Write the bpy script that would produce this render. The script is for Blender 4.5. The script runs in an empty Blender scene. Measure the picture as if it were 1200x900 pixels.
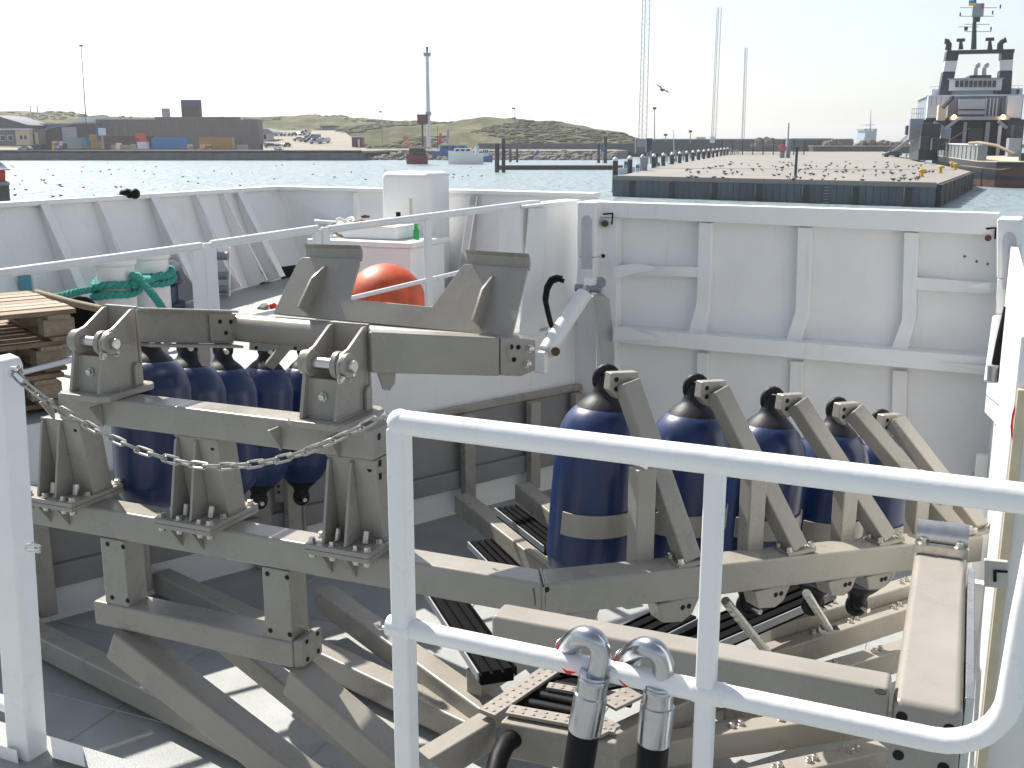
import bpy, bmesh, math, random
from mathutils import Vector, Matrix
random.seed(7)
R = math.radians
# ------------------------------------------------------------------ camera, sky, sun, exposure
SC = bpy.context.scene
HC, PITCH, F = 3.4, R(12.9), 1250.0          # eye height over the well deck, tilt, focal length in photo pixels (1200 wide)
cam = bpy.data.cameras.new('camera'); cam_o = bpy.data.objects.new('camera', cam)
SC.collection.objects.link(cam_o); SC.camera = cam_o
cam.sensor_width = 36; cam.lens = F / 1200 * 36; cam.clip_start = .05; cam.clip_end = 6000
cam_o.location = (0, 0, HC); cam_o.rotation_euler = (R(90) - PITCH, 0, 0)
SUN_EL, SUN_AZ = R(46), math.atan2(-.60, .80)          # azimuth measured from +Y towards +X
world = bpy.data.worlds.new('World'); SC.world = world; world.use_nodes = True
wn = world.node_tree.nodes; wl = world.node_tree.links
sky = wn.new('ShaderNodeTexSky'); sky.sky_type = 'NISHITA'; sky.sun_disc = False
sky.sun_elevation = SUN_EL; sky.sun_rotation = SUN_AZ
sky.air_density = 1.0; sky.dust_density = .9; sky.ozone_density = 2.5; sky.altitude = 0
hs = wn.new('ShaderNodeHueSaturation'); hs.inputs['Saturation'].default_value = .52      # hazy, milky summer sky
wl.new(sky.outputs[0], hs.inputs['Color']); wl.new(hs.outputs[0], wn['Background'].inputs[0]); wn['Background'].inputs[1].default_value = .095
sun = bpy.data.lights.new('sun', 'SUN'); sun.energy = 5.0; sun.angle = R(.6); sun.color = (1, .95, .87)
sun_o = bpy.data.objects.new('sun', sun); SC.collection.objects.link(sun_o)
sdir = Vector((math.sin(SUN_AZ) * math.cos(SUN_EL), math.cos(SUN_AZ) * math.cos(SUN_EL), math.sin(SUN_EL)))
sun_o.rotation_euler = sdir.to_track_quat('Z', 'Y').to_euler(); sun_o.location = (0, 0, 60)
SC.view_settings.view_transform = 'Standard'; SC.view_settings.look = 'None'
SC.view_settings.exposure = .76; SC.view_settings.gamma = 1
SC.render.resolution_x = 1024; SC.render.resolution_y = 768

# ------------------------------------------------------------------ helpers: photo pixel -> point in the place
CAM = Vector((0, 0, HC)); FWD = Vector((0, math.cos(PITCH), -math.sin(PITCH))); UPV = Vector((0, math.sin(PITCH), math.cos(PITCH)))
X, Y, Z = Vector((1, 0, 0)), Vector((0, 1, 0)), Vector((0, 0, 1))
def ray(px, py): return X * ((px - 600) / F) + UPV * ((450 - py) / F) + FWD
def at(px, py, D):
    r = ray(px, py); return CAM + r * (D / r.y)
def atz(px, py, z):
    r = ray(px, py); return CAM + r * ((z - HC) / r.z)
def hit(px, py, P, n):
    r = ray(px, py); return CAM + r * ((P - CAM).dot(n) / r.dot(n))
def nrm(d): return Vector((-d.y, d.x, 0)).normalized()      # horizontal normal pointing away from the viewer for rightward d
def on(px, py, P, d): return hit(px, py, P, nrm(d))
U = Vector((.92, -.39, 0)).normalized(); V = nrm(U)

# ------------------------------------------------------------------ helpers: materials
def mat(name, col, rough=.5, metal=0, var=.12, scale=6, bump=0, bscale=60, stain=None, stain_amt=.5, spec=.5, coat=0, rvar=.12, stretch=None, emis=None, streak=None, scuff=None):
    m = bpy.data.materials.new(name); m.use_nodes = True; n = m.node_tree.nodes; l = m.node_tree.links
    b = n['Principled BSDF']; b.inputs['Metallic'].default_value = metal; b.inputs['Specular IOR Level'].default_value = spec
    b.inputs['Coat Weight'].default_value = coat; b.inputs['Coat Roughness'].default_value = .08
    tc = n.new('ShaderNodeTexCoord'); mp = n.new('ShaderNodeMapping'); l.new(tc.outputs['Object'], mp.inputs[0])
    if stretch: mp.inputs['Scale'].default_value = stretch
    nz = n.new('ShaderNodeTexNoise'); nz.inputs['Scale'].default_value = scale; nz.inputs['Detail'].default_value = 6; nz.inputs['Roughness'].default_value = .6
    l.new(mp.outputs[0], nz.inputs['Vector'])
    cr = n.new('ShaderNodeValToRGB'); e = cr.color_ramp.elements; e[0].position = .3; e[1].position = .7
    c = Vector(col[:3]); e[0].color = (*(c * (1 - var)), 1); e[1].color = (*(c * (1 + var * .7)), 1)
    l.new(nz.outputs['Fac'], cr.inputs[0]); out = cr.outputs[0]
    if stain:
        n2 = n.new('ShaderNodeTexNoise'); n2.inputs['Scale'].default_value = scale * .55; n2.inputs['Detail'].default_value = 9; n2.inputs['Roughness'].default_value = .72
        l.new(mp.outputs[0], n2.inputs['Vector'])
        r2 = n.new('ShaderNodeValToRGB'); r2.color_ramp.elements[0].position = .58; r2.color_ramp.elements[1].position = .72
        r2.color_ramp.elements[0].color = (0, 0, 0, 1); r2.color_ramp.elements[1].color = (stain_amt,) * 3 + (1,)
        l.new(n2.outputs['Fac'], r2.inputs[0]); mx = n.new('ShaderNodeMix'); mx.data_type = 'RGBA'
        l.new(r2.outputs[0], mx.inputs[0]); l.new(out, mx.inputs[6]); mx.inputs[7].default_value = (*stain, 1); out = mx.outputs[2]
    for lay, sc_, scl, lo, hi in ((streak, (7, 7, .55), 2.2, .60, .78), (scuff, (1, 1, 1), 34, .66, .74)):
        if not lay: continue
        m2 = n.new('ShaderNodeMapping'); m2.inputs['Scale'].default_value = sc_; m2.inputs['Location'].default_value = (3.1, 1.7, .4); l.new(tc.outputs['Object'], m2.inputs[0])
        n4 = n.new('ShaderNodeTexNoise'); n4.inputs['Scale'].default_value = scl; n4.inputs['Detail'].default_value = 7; n4.inputs['Roughness'].default_value = .65; l.new(m2.outputs[0], n4.inputs['Vector'])
        r4 = n.new('ShaderNodeMapRange'); r4.inputs[1].default_value = lo; r4.inputs[2].default_value = hi; r4.inputs[4].default_value = lay[1]; l.new(n4.outputs['Fac'], r4.inputs[0])
        mx = n.new('ShaderNodeMix'); mx.data_type = 'RGBA'; l.new(r4.outputs[0], mx.inputs[0]); l.new(out, mx.inputs[6]); mx.inputs[7].default_value = (*lay[0], 1); out = mx.outputs[2]
    l.new(out, b.inputs['Base Color'])
    mr = n.new('ShaderNodeMapRange'); mr.inputs[3].default_value = max(.02, rough - rvar); mr.inputs[4].default_value = min(1, rough + rvar)
    l.new(nz.outputs['Fac'], mr.inputs[0]); l.new(mr.outputs[0], b.inputs['Roughness'])
    if bump:
        n3 = n.new('ShaderNodeTexNoise'); n3.inputs['Scale'].default_value = bscale; n3.inputs['Detail'].default_value = 4
        l.new(mp.outputs[0], n3.inputs['Vector']); bp = n.new('ShaderNodeBump'); bp.inputs['Strength'].default_value = bump; bp.inputs['Distance'].default_value = .01
        l.new(n3.outputs['Fac'], bp.inputs['Height']); l.new(bp.outputs[0], b.inputs['Normal'])
    if emis: b.inputs['Emission Color'].default_value = (*emis[0], 1); b.inputs['Emission Strength'].default_value = emis[1]
    return m
M = dict(
 white=mat('white_paint', (.80, .80, .79), .40, var=.04, scale=2.2, bump=.35, bscale=2.6, stain=(.58, .55, .49), stain_amt=.28, streak=((.50, .43, .34), .30), scuff=((.42, .36, .30), .35)),
 rail=mat('white_rail_paint', (.82, .82, .81), .30, var=.04, scale=5, bump=.16, bscale=26, stain=(.55, .5, .42), stain_amt=.22, scuff=((.36, .31, .26), .35)),
 taupe=mat('taupe_paint', (.315, .291, .25), .29, var=.10, scale=4, bump=.10, bscale=22, stain=(.22, .19, .14), stain_amt=.24, streak=((.37, .35, .31), .20), scuff=((.42, .40, .36), .4)),  # paler streaks paint in part of the gloss sheen
 deck=mat('deck_paint', (.33, .345, .335), .42, var=.2, scale=2.4, bump=.5, bscale=190, stain=(.20, .205, .20), stain_amt=.7, scuff=((.45, .44, .42), .6)),
 steel=mat('bright_steel', (.62, .60, .57), .28, 1, var=.10, scale=14, bump=.03),
 chrome=mat('pipe_steel', (.44, .455, .48), .24, 1, var=.10, scale=18, bump=.05, bscale=30, rvar=.1),
 bolt=mat('bolt_steel', (.60, .57, .52), .32, 1, var=.2, scale=30),
 navy=mat('navy_vinyl', (.005, .02, .088), .36, var=.25, scale=9, bump=.05, bscale=16, stain=(.03, .05, .11), stain_amt=.6, stretch=(1, 1, .25), coat=.15),
 black=mat('black_rubber', (.006, .006, .0065), .55, var=.3, scale=12, bump=.08, spec=.18),
 blackcap=mat('black_vinyl', (.013, .014, .018), .5, var=.3, scale=12, bump=.08, spec=.25),
 hole=mat('dark_hole', (.006, .006, .006), .9),
 orange=mat('orange_vinyl', (.56, .075, .018), .5, var=.4, scale=5, bump=.08, stain=(.24, .10, .06), stain_amt=.9, streak=((.42, .20, .12), .9), scuff=((.17, .06, .035), .9)),
 wood=mat('pallet_wood', (.34, .265, .185), .75, var=.28, scale=9, bump=.3, bscale=40, stretch=(1, 5, 5)),
 wood2=mat('pallet_wood_dark', (.25, .175, .11), .75, var=.28, scale=9, bump=.3, bscale=40),
 rope=mat('green_rope', (.05, .34, .27), .8, var=.3, scale=60, bump=.7, bscale=140),
 rope2=mat('tan_rope', (.32, .25, .17), .8, var=.3, scale=60, bump=.6, bscale=120),
 red=mat('red_tape', (.70, .02, .015), .45),
 rust=mat('rust', (.22, .09, .035), .8, var=.4, scale=60),
 cream=mat('cream_paint', (.62, .53, .38), .5, var=.15, scale=9),
 green=mat('green_plastic', (.02, .35, .08), .45),
 concrete=mat('concrete', (.25, .232, .208), .85, var=.14, scale=.12, bump=.1, bscale=3, stain=(.30, .27, .23), stain_amt=.6),
 quay=mat('quay_wall', (.075, .095, .115), .7, var=.35, scale=.5, stretch=(1, 1, .2), stain=(.07, .055, .04), stain_amt=.4),
 asphalt=mat('gravel', (.26, .225, .185), .9, var=.2, scale=.1),
 galv=mat('galvanised', (.28, .30, .32), .5, .5, var=.15, scale=3),
 darkpaint=mat('dark_blue_paint', (.02, .027, .042), .45, var=.25, scale=.4),
 shipgrey=mat('ship_grey', (.24, .285, .36), .5, var=.12, scale=.3, stain=(.22, .2, .18), stain_amt=.5),
 shipwhite=mat('ship_white', (.58, .62, .68), .45, var=.08, scale=.3, stain=(.42, .36, .3), stain_amt=.4),
 glass=mat('dark_glass', (.015, .022, .03), .08, var=.1),
 boot=mat('hull_red', (.10, .045, .035), .6, var=.3, scale=.3),
 yellow=mat('yellow_paint', (.62, .40, .03), .5, var=.15, scale=2),
 pile=mat('wet_wood', (.05, .052, .05), .8, var=.3, scale=2, bump=.3, bscale=8),
 bird=mat('bird_feathers', (.05, .05, .055), .8, var=.3, scale=8),
 birdw=mat('gull_feathers', (.17, .17, .18), .8, var=.2, scale=8),
 rock=mat('rocks', (.14, .125, .11), .9, var=.4, scale=.6),
)
def paint(name, col, rough=.5, **k):
    if name not in M: M[name] = mat(name, col, rough, **k)
    return M[name]

# ------------------------------------------------------------------ helpers: meshes, things, parts
COL = SC.collection; WL = {}
class MB:
    def __init__(s): s.v, s.f = [], []
    def add(s, vs, fs):
        o = len(s.v); s.v += [Vector(p) for p in vs]; s.f += [tuple(i + o for i in q) for q in fs]; return s
    def hexa(s, b, t):                 # bottom 4, top 4 in the same order
        return s.add(list(b) + list(t), [(3, 2, 1, 0), (4, 5, 6, 7), (0, 1, 5, 4), (1, 2, 6, 5), (2, 3, 7, 6), (3, 0, 4, 7)])
    def box(s, c, a, b, d):            # centre and three half axes
        c = Vector(c); q = [c - a - b, c + a - b, c + a + b, c - a + b]
        return s.hexa([p - d for p in q], [p + d for p in q])
    def bx(s, x0, x1, y0, y1, z0, z1):
        return s.box(((x0 + x1) / 2, (y0 + y1) / 2, (z0 + z1) / 2), X * ((x1 - x0) / 2), Y * ((y1 - y0) / 2), Z * ((z1 - z0) / 2))
    def prism(s, poly, off):
        n = len(poly); vs = [Vector(p) for p in poly] + [Vector(p) + off for p in poly]
        return s.add(vs, [tuple(range(n))[::-1], tuple(range(n, 2 * n))] + [(i, (i + 1) % n, n + (i + 1) % n, n + i) for i in range(n)])
    def beam(s, p0, p1, w, h, up=Z):   # along p0-p1, w sideways, h along up
        d = (p1 - p0).normalized(); sd = d.cross(up).normalized(); u2 = sd.cross(d).normalized()
        return s.box((p0 + p1) / 2, (p1 - p0) / 2, sd * (w / 2), u2 * (h / 2))
    def cyl(s, p0, p1, r0, r1=None, n=16, cap=True):
        r1 = r0 if r1 is None else r1; return s.lathe(p0, (p1 - p0), [(0, r0), (1, r1)], n, cap)
    def lathe(s, p0, ax, prof, n=20, cap=True):
        d = ax.normalized(); a = d.orthogonal().normalized(); b = d.cross(a); vs, fs = [], []
        for t, r in prof:
            for k in range(n):
                an = 2 * math.pi * k / n; vs.append(p0 + ax * t + (a * math.cos(an) + b * math.sin(an)) * r)
        for i in range(len(prof) - 1):
            for k in range(n):
                k2 = (k + 1) % n; fs.append((i * n + k, i * n + k2, (i + 1) * n + k2, (i + 1) * n + k))
        if cap: fs += [tuple(range(n))[::-1], tuple((len(prof) - 1) * n + k for k in range(n))]
        return s.add(vs, fs)
    def tube(s, path, r, n=12, closed=False, cap=True):
        path = [Vector(p) for p in path]; N = len(path); vs, fs = [], []; a = None
        for i, p in enumerate(path):
            t = (path[(i + 1) % N] - path[i - 1]) if closed else (path[min(i + 1, N - 1)] - path[max(i - 1, 0)])
            t.normalize(); a = t.orthogonal().normalized() if a is None else (a - t * a.dot(t)).normalized(); b = t.cross(a)
            rr = r[i] if isinstance(r, (list, tuple)) else r
            vs += [p + (a * math.cos(2 * math.pi * k / n) + b * math.sin(2 * math.pi * k / n)) * rr for k in range(n)]
        for i in range(N if closed else N - 1):
            j = (i + 1) % N
            for k in range(n): k2 = (k + 1) % n; fs.append((i * n + k, i * n + k2, j * n + k2, j * n + k))
        if cap and not closed: fs += [tuple(range(n))[::-1], tuple((N - 1) * n + k for k in range(n))]
        return s.add(vs, fs)
    def ball(s, c, rx, ry=None, rz=None, n=14, m=9):
        c = Vector(c); ry = ry or rx; rz = rz or rx; vs = [c - Z * rz]; fs = []
        for i in range(1, m):
            th = math.pi * i / m - math.pi / 2
            vs += [c + Vector((rx * math.cos(th) * math.cos(2 * math.pi * k / n), ry * math.cos(th) * math.sin(2 * math.pi * k / n), rz * math.sin(th))) for k in range(n)]
        vs.append(c + Z * rz); top = len(vs) - 1
        for k in range(n):
            k2 = (k + 1) % n; fs.append((0, 1 + k2, 1 + k)); fs.append((top, top - n + k, top - n + k2))
            for i in range(m - 2): a = 1 + i * n; fs.append((a + k, a + k2, a + n + k2, a + n + k))
        return s.add(vs, fs)
    def mesh(s, name, m, org=Vector(), ang=38):
        me = bpy.data.meshes.new(name); me.from_pydata([p - org for p in s.v], [], s.f)
        bm = bmesh.new(); bm.from_mesh(me); bmesh.ops.recalc_face_normals(bm, faces=bm.faces); bm.to_mesh(me); bm.free()
        me.polygons.foreach_set('use_smooth', [True] * len(me.polygons)); me.set_sharp_from_angle(angle=R(ang))
        me.materials.append(m if not isinstance(m, str) else M[m]); return me
    def obj(s, name, m, parent=None, bev=0, seg=2, org=None, ang=38):
        o0 = WL[parent.name] if parent else (Vector(org) if org is not None else Vector((sum(p.x for p in s.v) / len(s.v), sum(p.y for p in s.v) / len(s.v), min(p.z for p in s.v))))
        o = bpy.data.objects.new(name, s.mesh(name, m, o0, ang)); COL.objects.link(o); WL[o.name] = o0
        if parent: o.parent = parent
        else: o.location = o0
        if bev:
            b = o.modifiers.new('bevel', 'BEVEL'); b.width = bev; b.segments = seg; b.limit_method = 'ANGLE'; b.angle_limit = R(38); b.harden_normals = True
        return o
def tag(o, label=None, cat=None, group=None, kind=None):
    for k, v in (('label', label), ('category', cat), ('group', group), ('kind', kind)):
        if v: o[k] = v
    return o
def thing(name, label, cat, loc, group=None):
    o = bpy.data.objects.new(name, None); o.empty_display_size = .1; COL.objects.link(o); o.location = loc; WL[o.name] = Vector(loc)
    return tag(o, label, cat, group)
def inst(name, me, parent, loc, rot=None):
    o = bpy.data.objects.new(name, me); COL.objects.link(o)
    if parent: o.parent = parent; o.location = Vector(loc) - WL[parent.name]
    else: o.location = loc
    WL[o.name] = Vector(loc)
    if rot is not None: o.rotation_euler = rot.to_euler() if hasattr(rot, 'to_euler') else rot
    return o
def weld(parent, p, q, r=.0055):
    n = max(4, int((q - p).length / .012)); mb = MB().tube([p.lerp(q, i / n) + Vector((random.uniform(-1, 1), random.uniform(-1, 1), random.uniform(-1, 1))) * .0012 for i in range(n + 1)], [r * random.uniform(.8, 1.2) for i in range(n + 1)], 6)
    return mb.obj('weld_bead', 'taupe', parent, ang=80)
def struct(o): o['kind'] = 'structure'; return o
def aim(d): return Vector(d).to_track_quat('Z', 'Y')
# shared little meshes
BOLT = MB().lathe(Vector(), Z, [(0, .022), (.006, .022), (.0061, .0165), (.022, .0155), (.024, .011)], 6).mesh('bolt', 'bolt')
BOLT_S = MB().lathe(Vector(), Z, [(0, .015), (.004, .015), (.0041, .011), (.016, .010)], 6).mesh('bolt_small', 'bolt')
HOLE = MB().lathe(Vector(), Z, [(0, .012), (.0015, .012)], 14).mesh('hole', 'hole')
def bolts(parent, pts, d, me=BOLT, name='bolt'):
    for p in pts: inst(name, me, parent, p, aim(d))
# ------------------------------------------------------------------ the vessel's foredeck: decks, wall, bulwarks
WA, WB = atz(-70, 762.5, 0), atz(600, 585, 0); WD = (WB - WA).normalized(); WN = nrm(WD)    # well-side wall line
def wl_(px): 
    r = ray(px, 450); r = Vector((r.x, r.y, 0)); n = WN; return Vector((0, 0, 0)) + r * (WA.dot(n) / r.dot(n))
def rdz(p): return 1.17 + .047 * p.y                                  # raised deck with sheer
struct(MB().prism([(-4.6, 1.2, 0), (2.2, 1.2, 0), (4.2, 8.7, 0), (1.3, 10.4, 0), (-.5, 10.8, 0), (-4.6, 9.4, 0)], Vector((0, 0, -.02))).obj('deck', 'deck', ang=10))
DK = bpy.data.objects['deck']
for k in range(7):
    p = Vector((-4.4, 4.2 + k * .85, .0)); MB().tube([p + U * (5.4 * i / 60) + Vector((random.uniform(-.002, .002), random.uniform(-.002, .002), 0)) for i in range(61)], .006, 6).obj('deck_seam', 'deck', DK)
for k in range(4):
    p = Vector((-4 + k * 1.5, 2.2, 0)); MB().tube([p + V * (6.3 * i / 50) for i in range(51)], .006, 6).obj('deck_seam', 'deck', DK)
PLx = at(702, 237, 10.22)
wc = wl_(676)                                                          # wall corner next to the bow door
# bulwark line (top edge), seen from inside
BT = [at(-90, 249.5, 8.7), at(0, 243.5, 9.8), at(325, 222.5, 13.4), at(560, 227.5, 12.1), at(700, 231.5, 11.4)]
BB = [Vector((p.x, p.y, 0)) + (Vector((.34, -.2, 0)) if i < 3 else Vector((-.05, -.35, 0))) for i, p in enumerate(BT)]
for p in BB: p.z = rdz(p)
rd = [wl_(-70), wl_(676)] + [Vector((p.x, p.y, 0)) for p in BB[::-1]]
o = struct(MB().prism([Vector((p.x, p.y, rdz(p))) for p in rd], Vector((0, 0, -.03))).obj('raised_deck', 'deck'))
# side wall of the well
t = thing('well_wall', 'long white steel wall along the sunken well below the railing', 'wall', WB)
w0, w1 = wl_(-70), wl_(612)
MB().hexa([w0, w1, w1 + WN * .03, w0 + WN * .03], [p + Z * (rdz(p) - .001) for p in (w0, w1)] + [p + WN * .03 + Z * (rdz(p) - .001) for p in (w1, w0)]).obj('plate', 'white', t)
w2 = wl_(674); zt1, zt2 = on(640, 243, w0, WD).z, on(674, 237.5, w0, WD).z
MB().hexa([w1, w2, w2 + WN * .035, w1 + WN * .035], [w1 + Z * zt1, w2 + Z * zt2, w2 + WN * .035 + Z * zt2, w1 + WN * .035 + Z * zt1]).obj('end_plate', 'white', t)
MB().hexa([p + Z * (z + .002) - WN * .05 for p, z in ((w1, zt1), (w2, zt2))] + [p + Z * (z + .002) + WN * .16 for p, z in ((w2, zt2), (w1, zt1))],
          [p + Z * (z + .03) - WN * .05 for p, z in ((w1, zt1), (w2, zt2))] + [p + Z * (z + .03) + WN * .16 for p, z in ((w2, zt2), (w1, zt1))]).obj('cap_strip', 'white', t, .006)
f0 = [on(619, 244, w0 - WN * .05, WD), on(640, 244, w0 - WN * .05, WD), on(631, 392, w0 - WN * .05, WD), on(608, 392, w0 - WN * .05, WD)]
MB().prism(f0, -WN * .02).obj('end_stiffener', 'white', t, .004)
cq = Vector((PLx.x, PLx.y, 0)); zc = at(690, 352, 10.0).z
MB().hexa([w2 + WD * .002, cq, cq + WN * .05, w2 + WN * .034 + WD * .002], [p + Z * zc for p in (w2 + WD * .002, cq, cq + WN * .05, w2 + WN * .034 + WD * .002)]).obj('corner_plate', 'white', t)
# bulwark
t = thing('bulwark', 'white steel bulwark with leaning ribs round the raised foredeck', 'bulwark', BB[2])
for i in range(4):
    a, b, c, d = BB[i], BB[i + 1], BT[i + 1], BT[i]; n = (b - a).cross(d - a).normalized() * .012
    if n.y < 0: n = -n
    MB().hexa([a, b, b + n, a + n], [d, c, c + n, d + n]).obj('plate', 'white', t)
    e = (c - d).normalized(); s = nrm(e) * .10
    MB().hexa([d - s * .7 - Z * .0, c - s * .7, c + s, d + s], [p + Z * .05 for p in (d - s * .7, c - s * .7, c + s, d + s)]).obj('cap_rail', 'white', t, .015)
def rib(i, px, w=.05, deep=.16):
    a, b, c, d = BB[i], BB[i + 1], BT[i + 1], BT[i]; n = (b - a).cross(d - a).normalized()
    if n.y > 0: n = -n
    p = hit(px, 245, d, n); f = max(0, min(1, (p - d).dot((c - d)) / (c - d).length_squared))
    tp, bt = d.lerp(c, f), a.lerp(b, f); e = (c - d).normalized()
    q = [bt + n * .002, bt + n * (deep + .12), bt.lerp(tp, .25) + n * deep, tp - Z * .01 + n * .07, tp - Z * .01 + n * .002]
    r = MB().prism([v - e * .006 for v in q], e * .012).obj('rib', 'white', t)
    MB().hexa([q[1] - e * w, q[1] + e * w, q[1] + e * w + n * .012, q[1] - e * w + n * .012], [q[3] - e * w, q[3] + e * w, q[3] + e * w + n * .012, q[3] - e * w + n * .012]).obj('flange', 'white', r, .003)
for i, px, w in ((1, 48, .05), (1, 113, .012), (1, 181, .05), (1, 232, .012), (1, 265, .012), (1, 285, .05), (2, 412, .012), (2, 548, .05), (2, 592, .04)): rib(i, px, w)
# openings in the bulwark: two freeing ports at deck level
for (pa, pb, pc, pd) in (((303, 318), (314, 322), (315, 340), (304, 343)), ((329, 313), (352, 310), (352, 335), (329, 339))):
    n = (BB[2] - BB[1]).cross(BT[1] - BB[1]).normalized(); n = n if n.y < 0 else -n
    MB().prism([hit(*q, BB[1], n) + n * .01 for q in (pa, pb, pc, pd)], n * .006).obj('freeing_port', 'hole', t)
# hull skin below the bulwark, down to the water
for i in range(4):
    a, b = BB[i], BB[i + 1]; g = lambda p: Vector((p.x * .93, p.y * .95, -3.6))
    struct(MB().hexa([g(a), g(b), g(b) + Y * .05, g(a) + Y * .05], [a + Y * .05, b + Y * .05, b + Y * .1, a + Y * .1]).obj('hull', 'white'))
# black rubber fairlead lumps lying on the bulwark rail
t = thing('rubber_fender_pad', 'two lobed black rubber block sitting on the bulwark rail', 'rubber pad', at(151, 231, 11.1))
MB().ball(at(148, 227.5, 11.15), .07, .08, .06).ball(at(158, 227, 11.15), .05, .08, .055).obj('lobe', 'black', t)
MB().ball(at(142, 230, 11.15), .05, .06, .03).obj('base', 'black', t)

# ------------------------------------------------------------------ bow door (hinged bulwark panel) and its hinge posts
PL = on(699, 237, wl_(690), WD); PL = at(699, 237, 10.2); PR_ = atz(1170, 250.5, PL.z); PD = (PR_ - PL).normalized(); PN = nrm(PD)
def pp(px, py, off=0): return hit(px, py, PL - PN * off, PN)
t = thing('bow_door', 'large white panelled steel bow door standing upright behind the fenders', 'door', Vector((PL.x, PL.y, .3)) + PD * 1.6)
q = [pp(699, 237), pp(1170, 250.5), pp(1163, 575), pp(699, 520)]
MB().prism(q, PN * .02).obj('plate', 'white', t)
def band(name, pts, dep, parent=t, bev=.006): return MB().prism([pp(*p, dep) for p in pts], PN * (dep - .001)).obj(name, 'white', parent, bev)
band('top_beam', [(699, 236.5), (1171, 250), (1170, 276), (699, 254)], .16)
band('side_plate', [(699, 254.5), (723, 255.6), (722, 455), (717, 455), (708, 347), (699, 340)], .14)
for (a, b, c, d, y0, y1) in ((819, 834, 812, 832, 260.5, 390.5), (935, 951, 926, 944, 266, 402), (1059.5, 1076, 1048, 1068, 272, 415)):
    ym = y0 + (y1 - y0) * .72; band('stiffener', [(a, y0), (b, y0 + .8), (b - 3, ym), (d - 6, y1 + 1), (c - 6, y1), (a - 3, ym)], .10)
band('middle_rail', [(723.5, 311), (818, 313), (818, 325), (723.5, 322)], .09); band('middle_rail', [(1072, 325), (1166, 332), (1166, 345), (1071, 340)], .09)
band('lower_beam', [(717.5, 384), (1161, 419), (1160, 440), (717.5, 401)], .20)
for (a, b, y0) in ((817, 830, 413), (926, 941, 423), (1046, 1063, 434)): band('lower_stiffener', [(a, y0), (b, y0 + 1), (b - 3, 575), (a - 4, 575)], .06)
for pts in (((719, 312), (745, 309), (768, 313), (768, 315), (719, 327)), ((719, 383), (735, 383), (772, 396), (772, 399), (719, 399))): MB().prism([pp(*p, .23) for p in pts], PN * .02).obj('wedge_plate', 'white', t)
for pts in (((1132, 335), (1160, 331), (1160, 341)), ((1102, 425), (1158, 429), (1158, 435))): MB().prism([pp(*p, .23) for p in pts], PN * .02).obj('wedge_plate', 'white', t)
# catches
for (px, py, s) in ((709, 262, 1), (1158, 279, .8)):
    k = MB().cyl(pp(px, py, .145), pp(px, py, .20), .032 * s).obj('catch', paint('dark_rust', (.09, .045, .025), .7), t)
    MB().tube([pp(px - 2, py - 11, .16), pp(px + 9, py - 12, .18), pp(px + 8, py + 1, .2)], .008).obj('rod', 'black', k)
MB().cyl(pp(704, 331, .145), pp(704, 331, .16), .05).obj('pin_head', 'galv', t)
MB().cyl(pp(707, 300, .145), pp(707, 300, .15), .018).obj('pin_hole', 'hole', t)
for (px, py) in ((1130, 300), (1144, 306), (1157, 309)): MB().prism([pp(px - 1.5, py + 1, .002), pp(px, py - 1.5, .002), pp(px + 2.5, py, .002), pp(px + 1, py + 2, .002)], -PN * .002).obj('rust_spot', 'rust', t)
# left hinge post
def hinge_post(label, x0, x1, yt, ym, yb, D, loc, sx):
    t = thing('hinge_post', label, 'hinge post', loc); P = at(x0, yt, D); n = PN
    h = lambda a, b, o=0: hit(a, b, P - n * o, n)
    MB().prism([h(x0, yt), h(x1, yt + 1), h(x1 - 1, ym), h(x0, ym)], n * .35).obj('post', 'white', t, .02)
    MB().prism([h(x0 + 1, ym), h(x1 - 2, ym), h(x1 - 6, yb), h(x0 - 2, yb)], n * .30).obj('lower_post', 'white', t, .01)
    xm = (x0 + x1) / 2; w = (x1 - x0) * .27
    q = [h(xm - w, ym + (yb - ym) * .3, .004), h(xm + w, ym + (yb - ym) * .3, .004)] + [h(xm + w * math.cos(a), yt + (ym - yt) * .36 - w * 1.2 * math.sin(a), .004) for a in [i * math.pi / 8 for i in range(9)]]
    MB().prism(q, n * .003).obj('recess', paint('recess_grey', (.52, .53, .55), .5), t)
    return t
hinge_post('white hinge post at the left edge of the bow door', 676, 699, 236, 302, 346, 10.0, Vector((.62, 10, 1.6)), 1)
hinge_post('white hinge post at the right edge of the bow door', 1168, 1198, 256, 327, 368, 8.2, Vector((3.7, 8.2, 1)), 1)
t = thing('hydraulic_ram', 'white hydraulic cylinder leaning between wall and left hinge post', 'cylinder', at(640, 415, 9.3))
a, b = at(689, 338, 9.75), at(640, 412, 9.25); MB().cyl(a.lerp(b, .1), b, .075, n=20).obj('barrel', 'white', t)
MB().cyl(a, a.lerp(b, .12), .05).obj('rod', 'chrome', t); MB().cyl(a - U * .12, a + U * .12, .035).obj('pin', 'galv', t)
MB().prism([at(684, 325, 9.72), at(697, 327, 9.72), at(697, 340, 9.72), at(684, 338, 9.72)], PN * .04).obj('eye_bracket', 'white', t)
MB().box(at(634, 424, 9.22), PD * .06, Z * .10, PN * .04).obj('foot_bracket', 'white', t, .02)
MB().cyl(at(651, 412, 9.15), at(651, 412, 9.12), .04).obj('pin_head', paint('dark_rust', (.09, .045, .025), .7), t)
t = thing('door_stay', 'grey flat steel arm hanging below left hinge post', 'arm', at(712, 420, 9.9))
MB().prism([at(x, y, 9.95) for x, y in ((695, 345), (707, 347), (713, 352), (722, 430), (706, 432))], PN * .03).obj('arm_plate', paint('grey_plate', (.42, .41, .40), .5), t, .005)
t = thing('hydraulic_hose', 'pair of black hydraulic hoses looping out of the white wall', 'hose', at(645, 385, 9.4))
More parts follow.
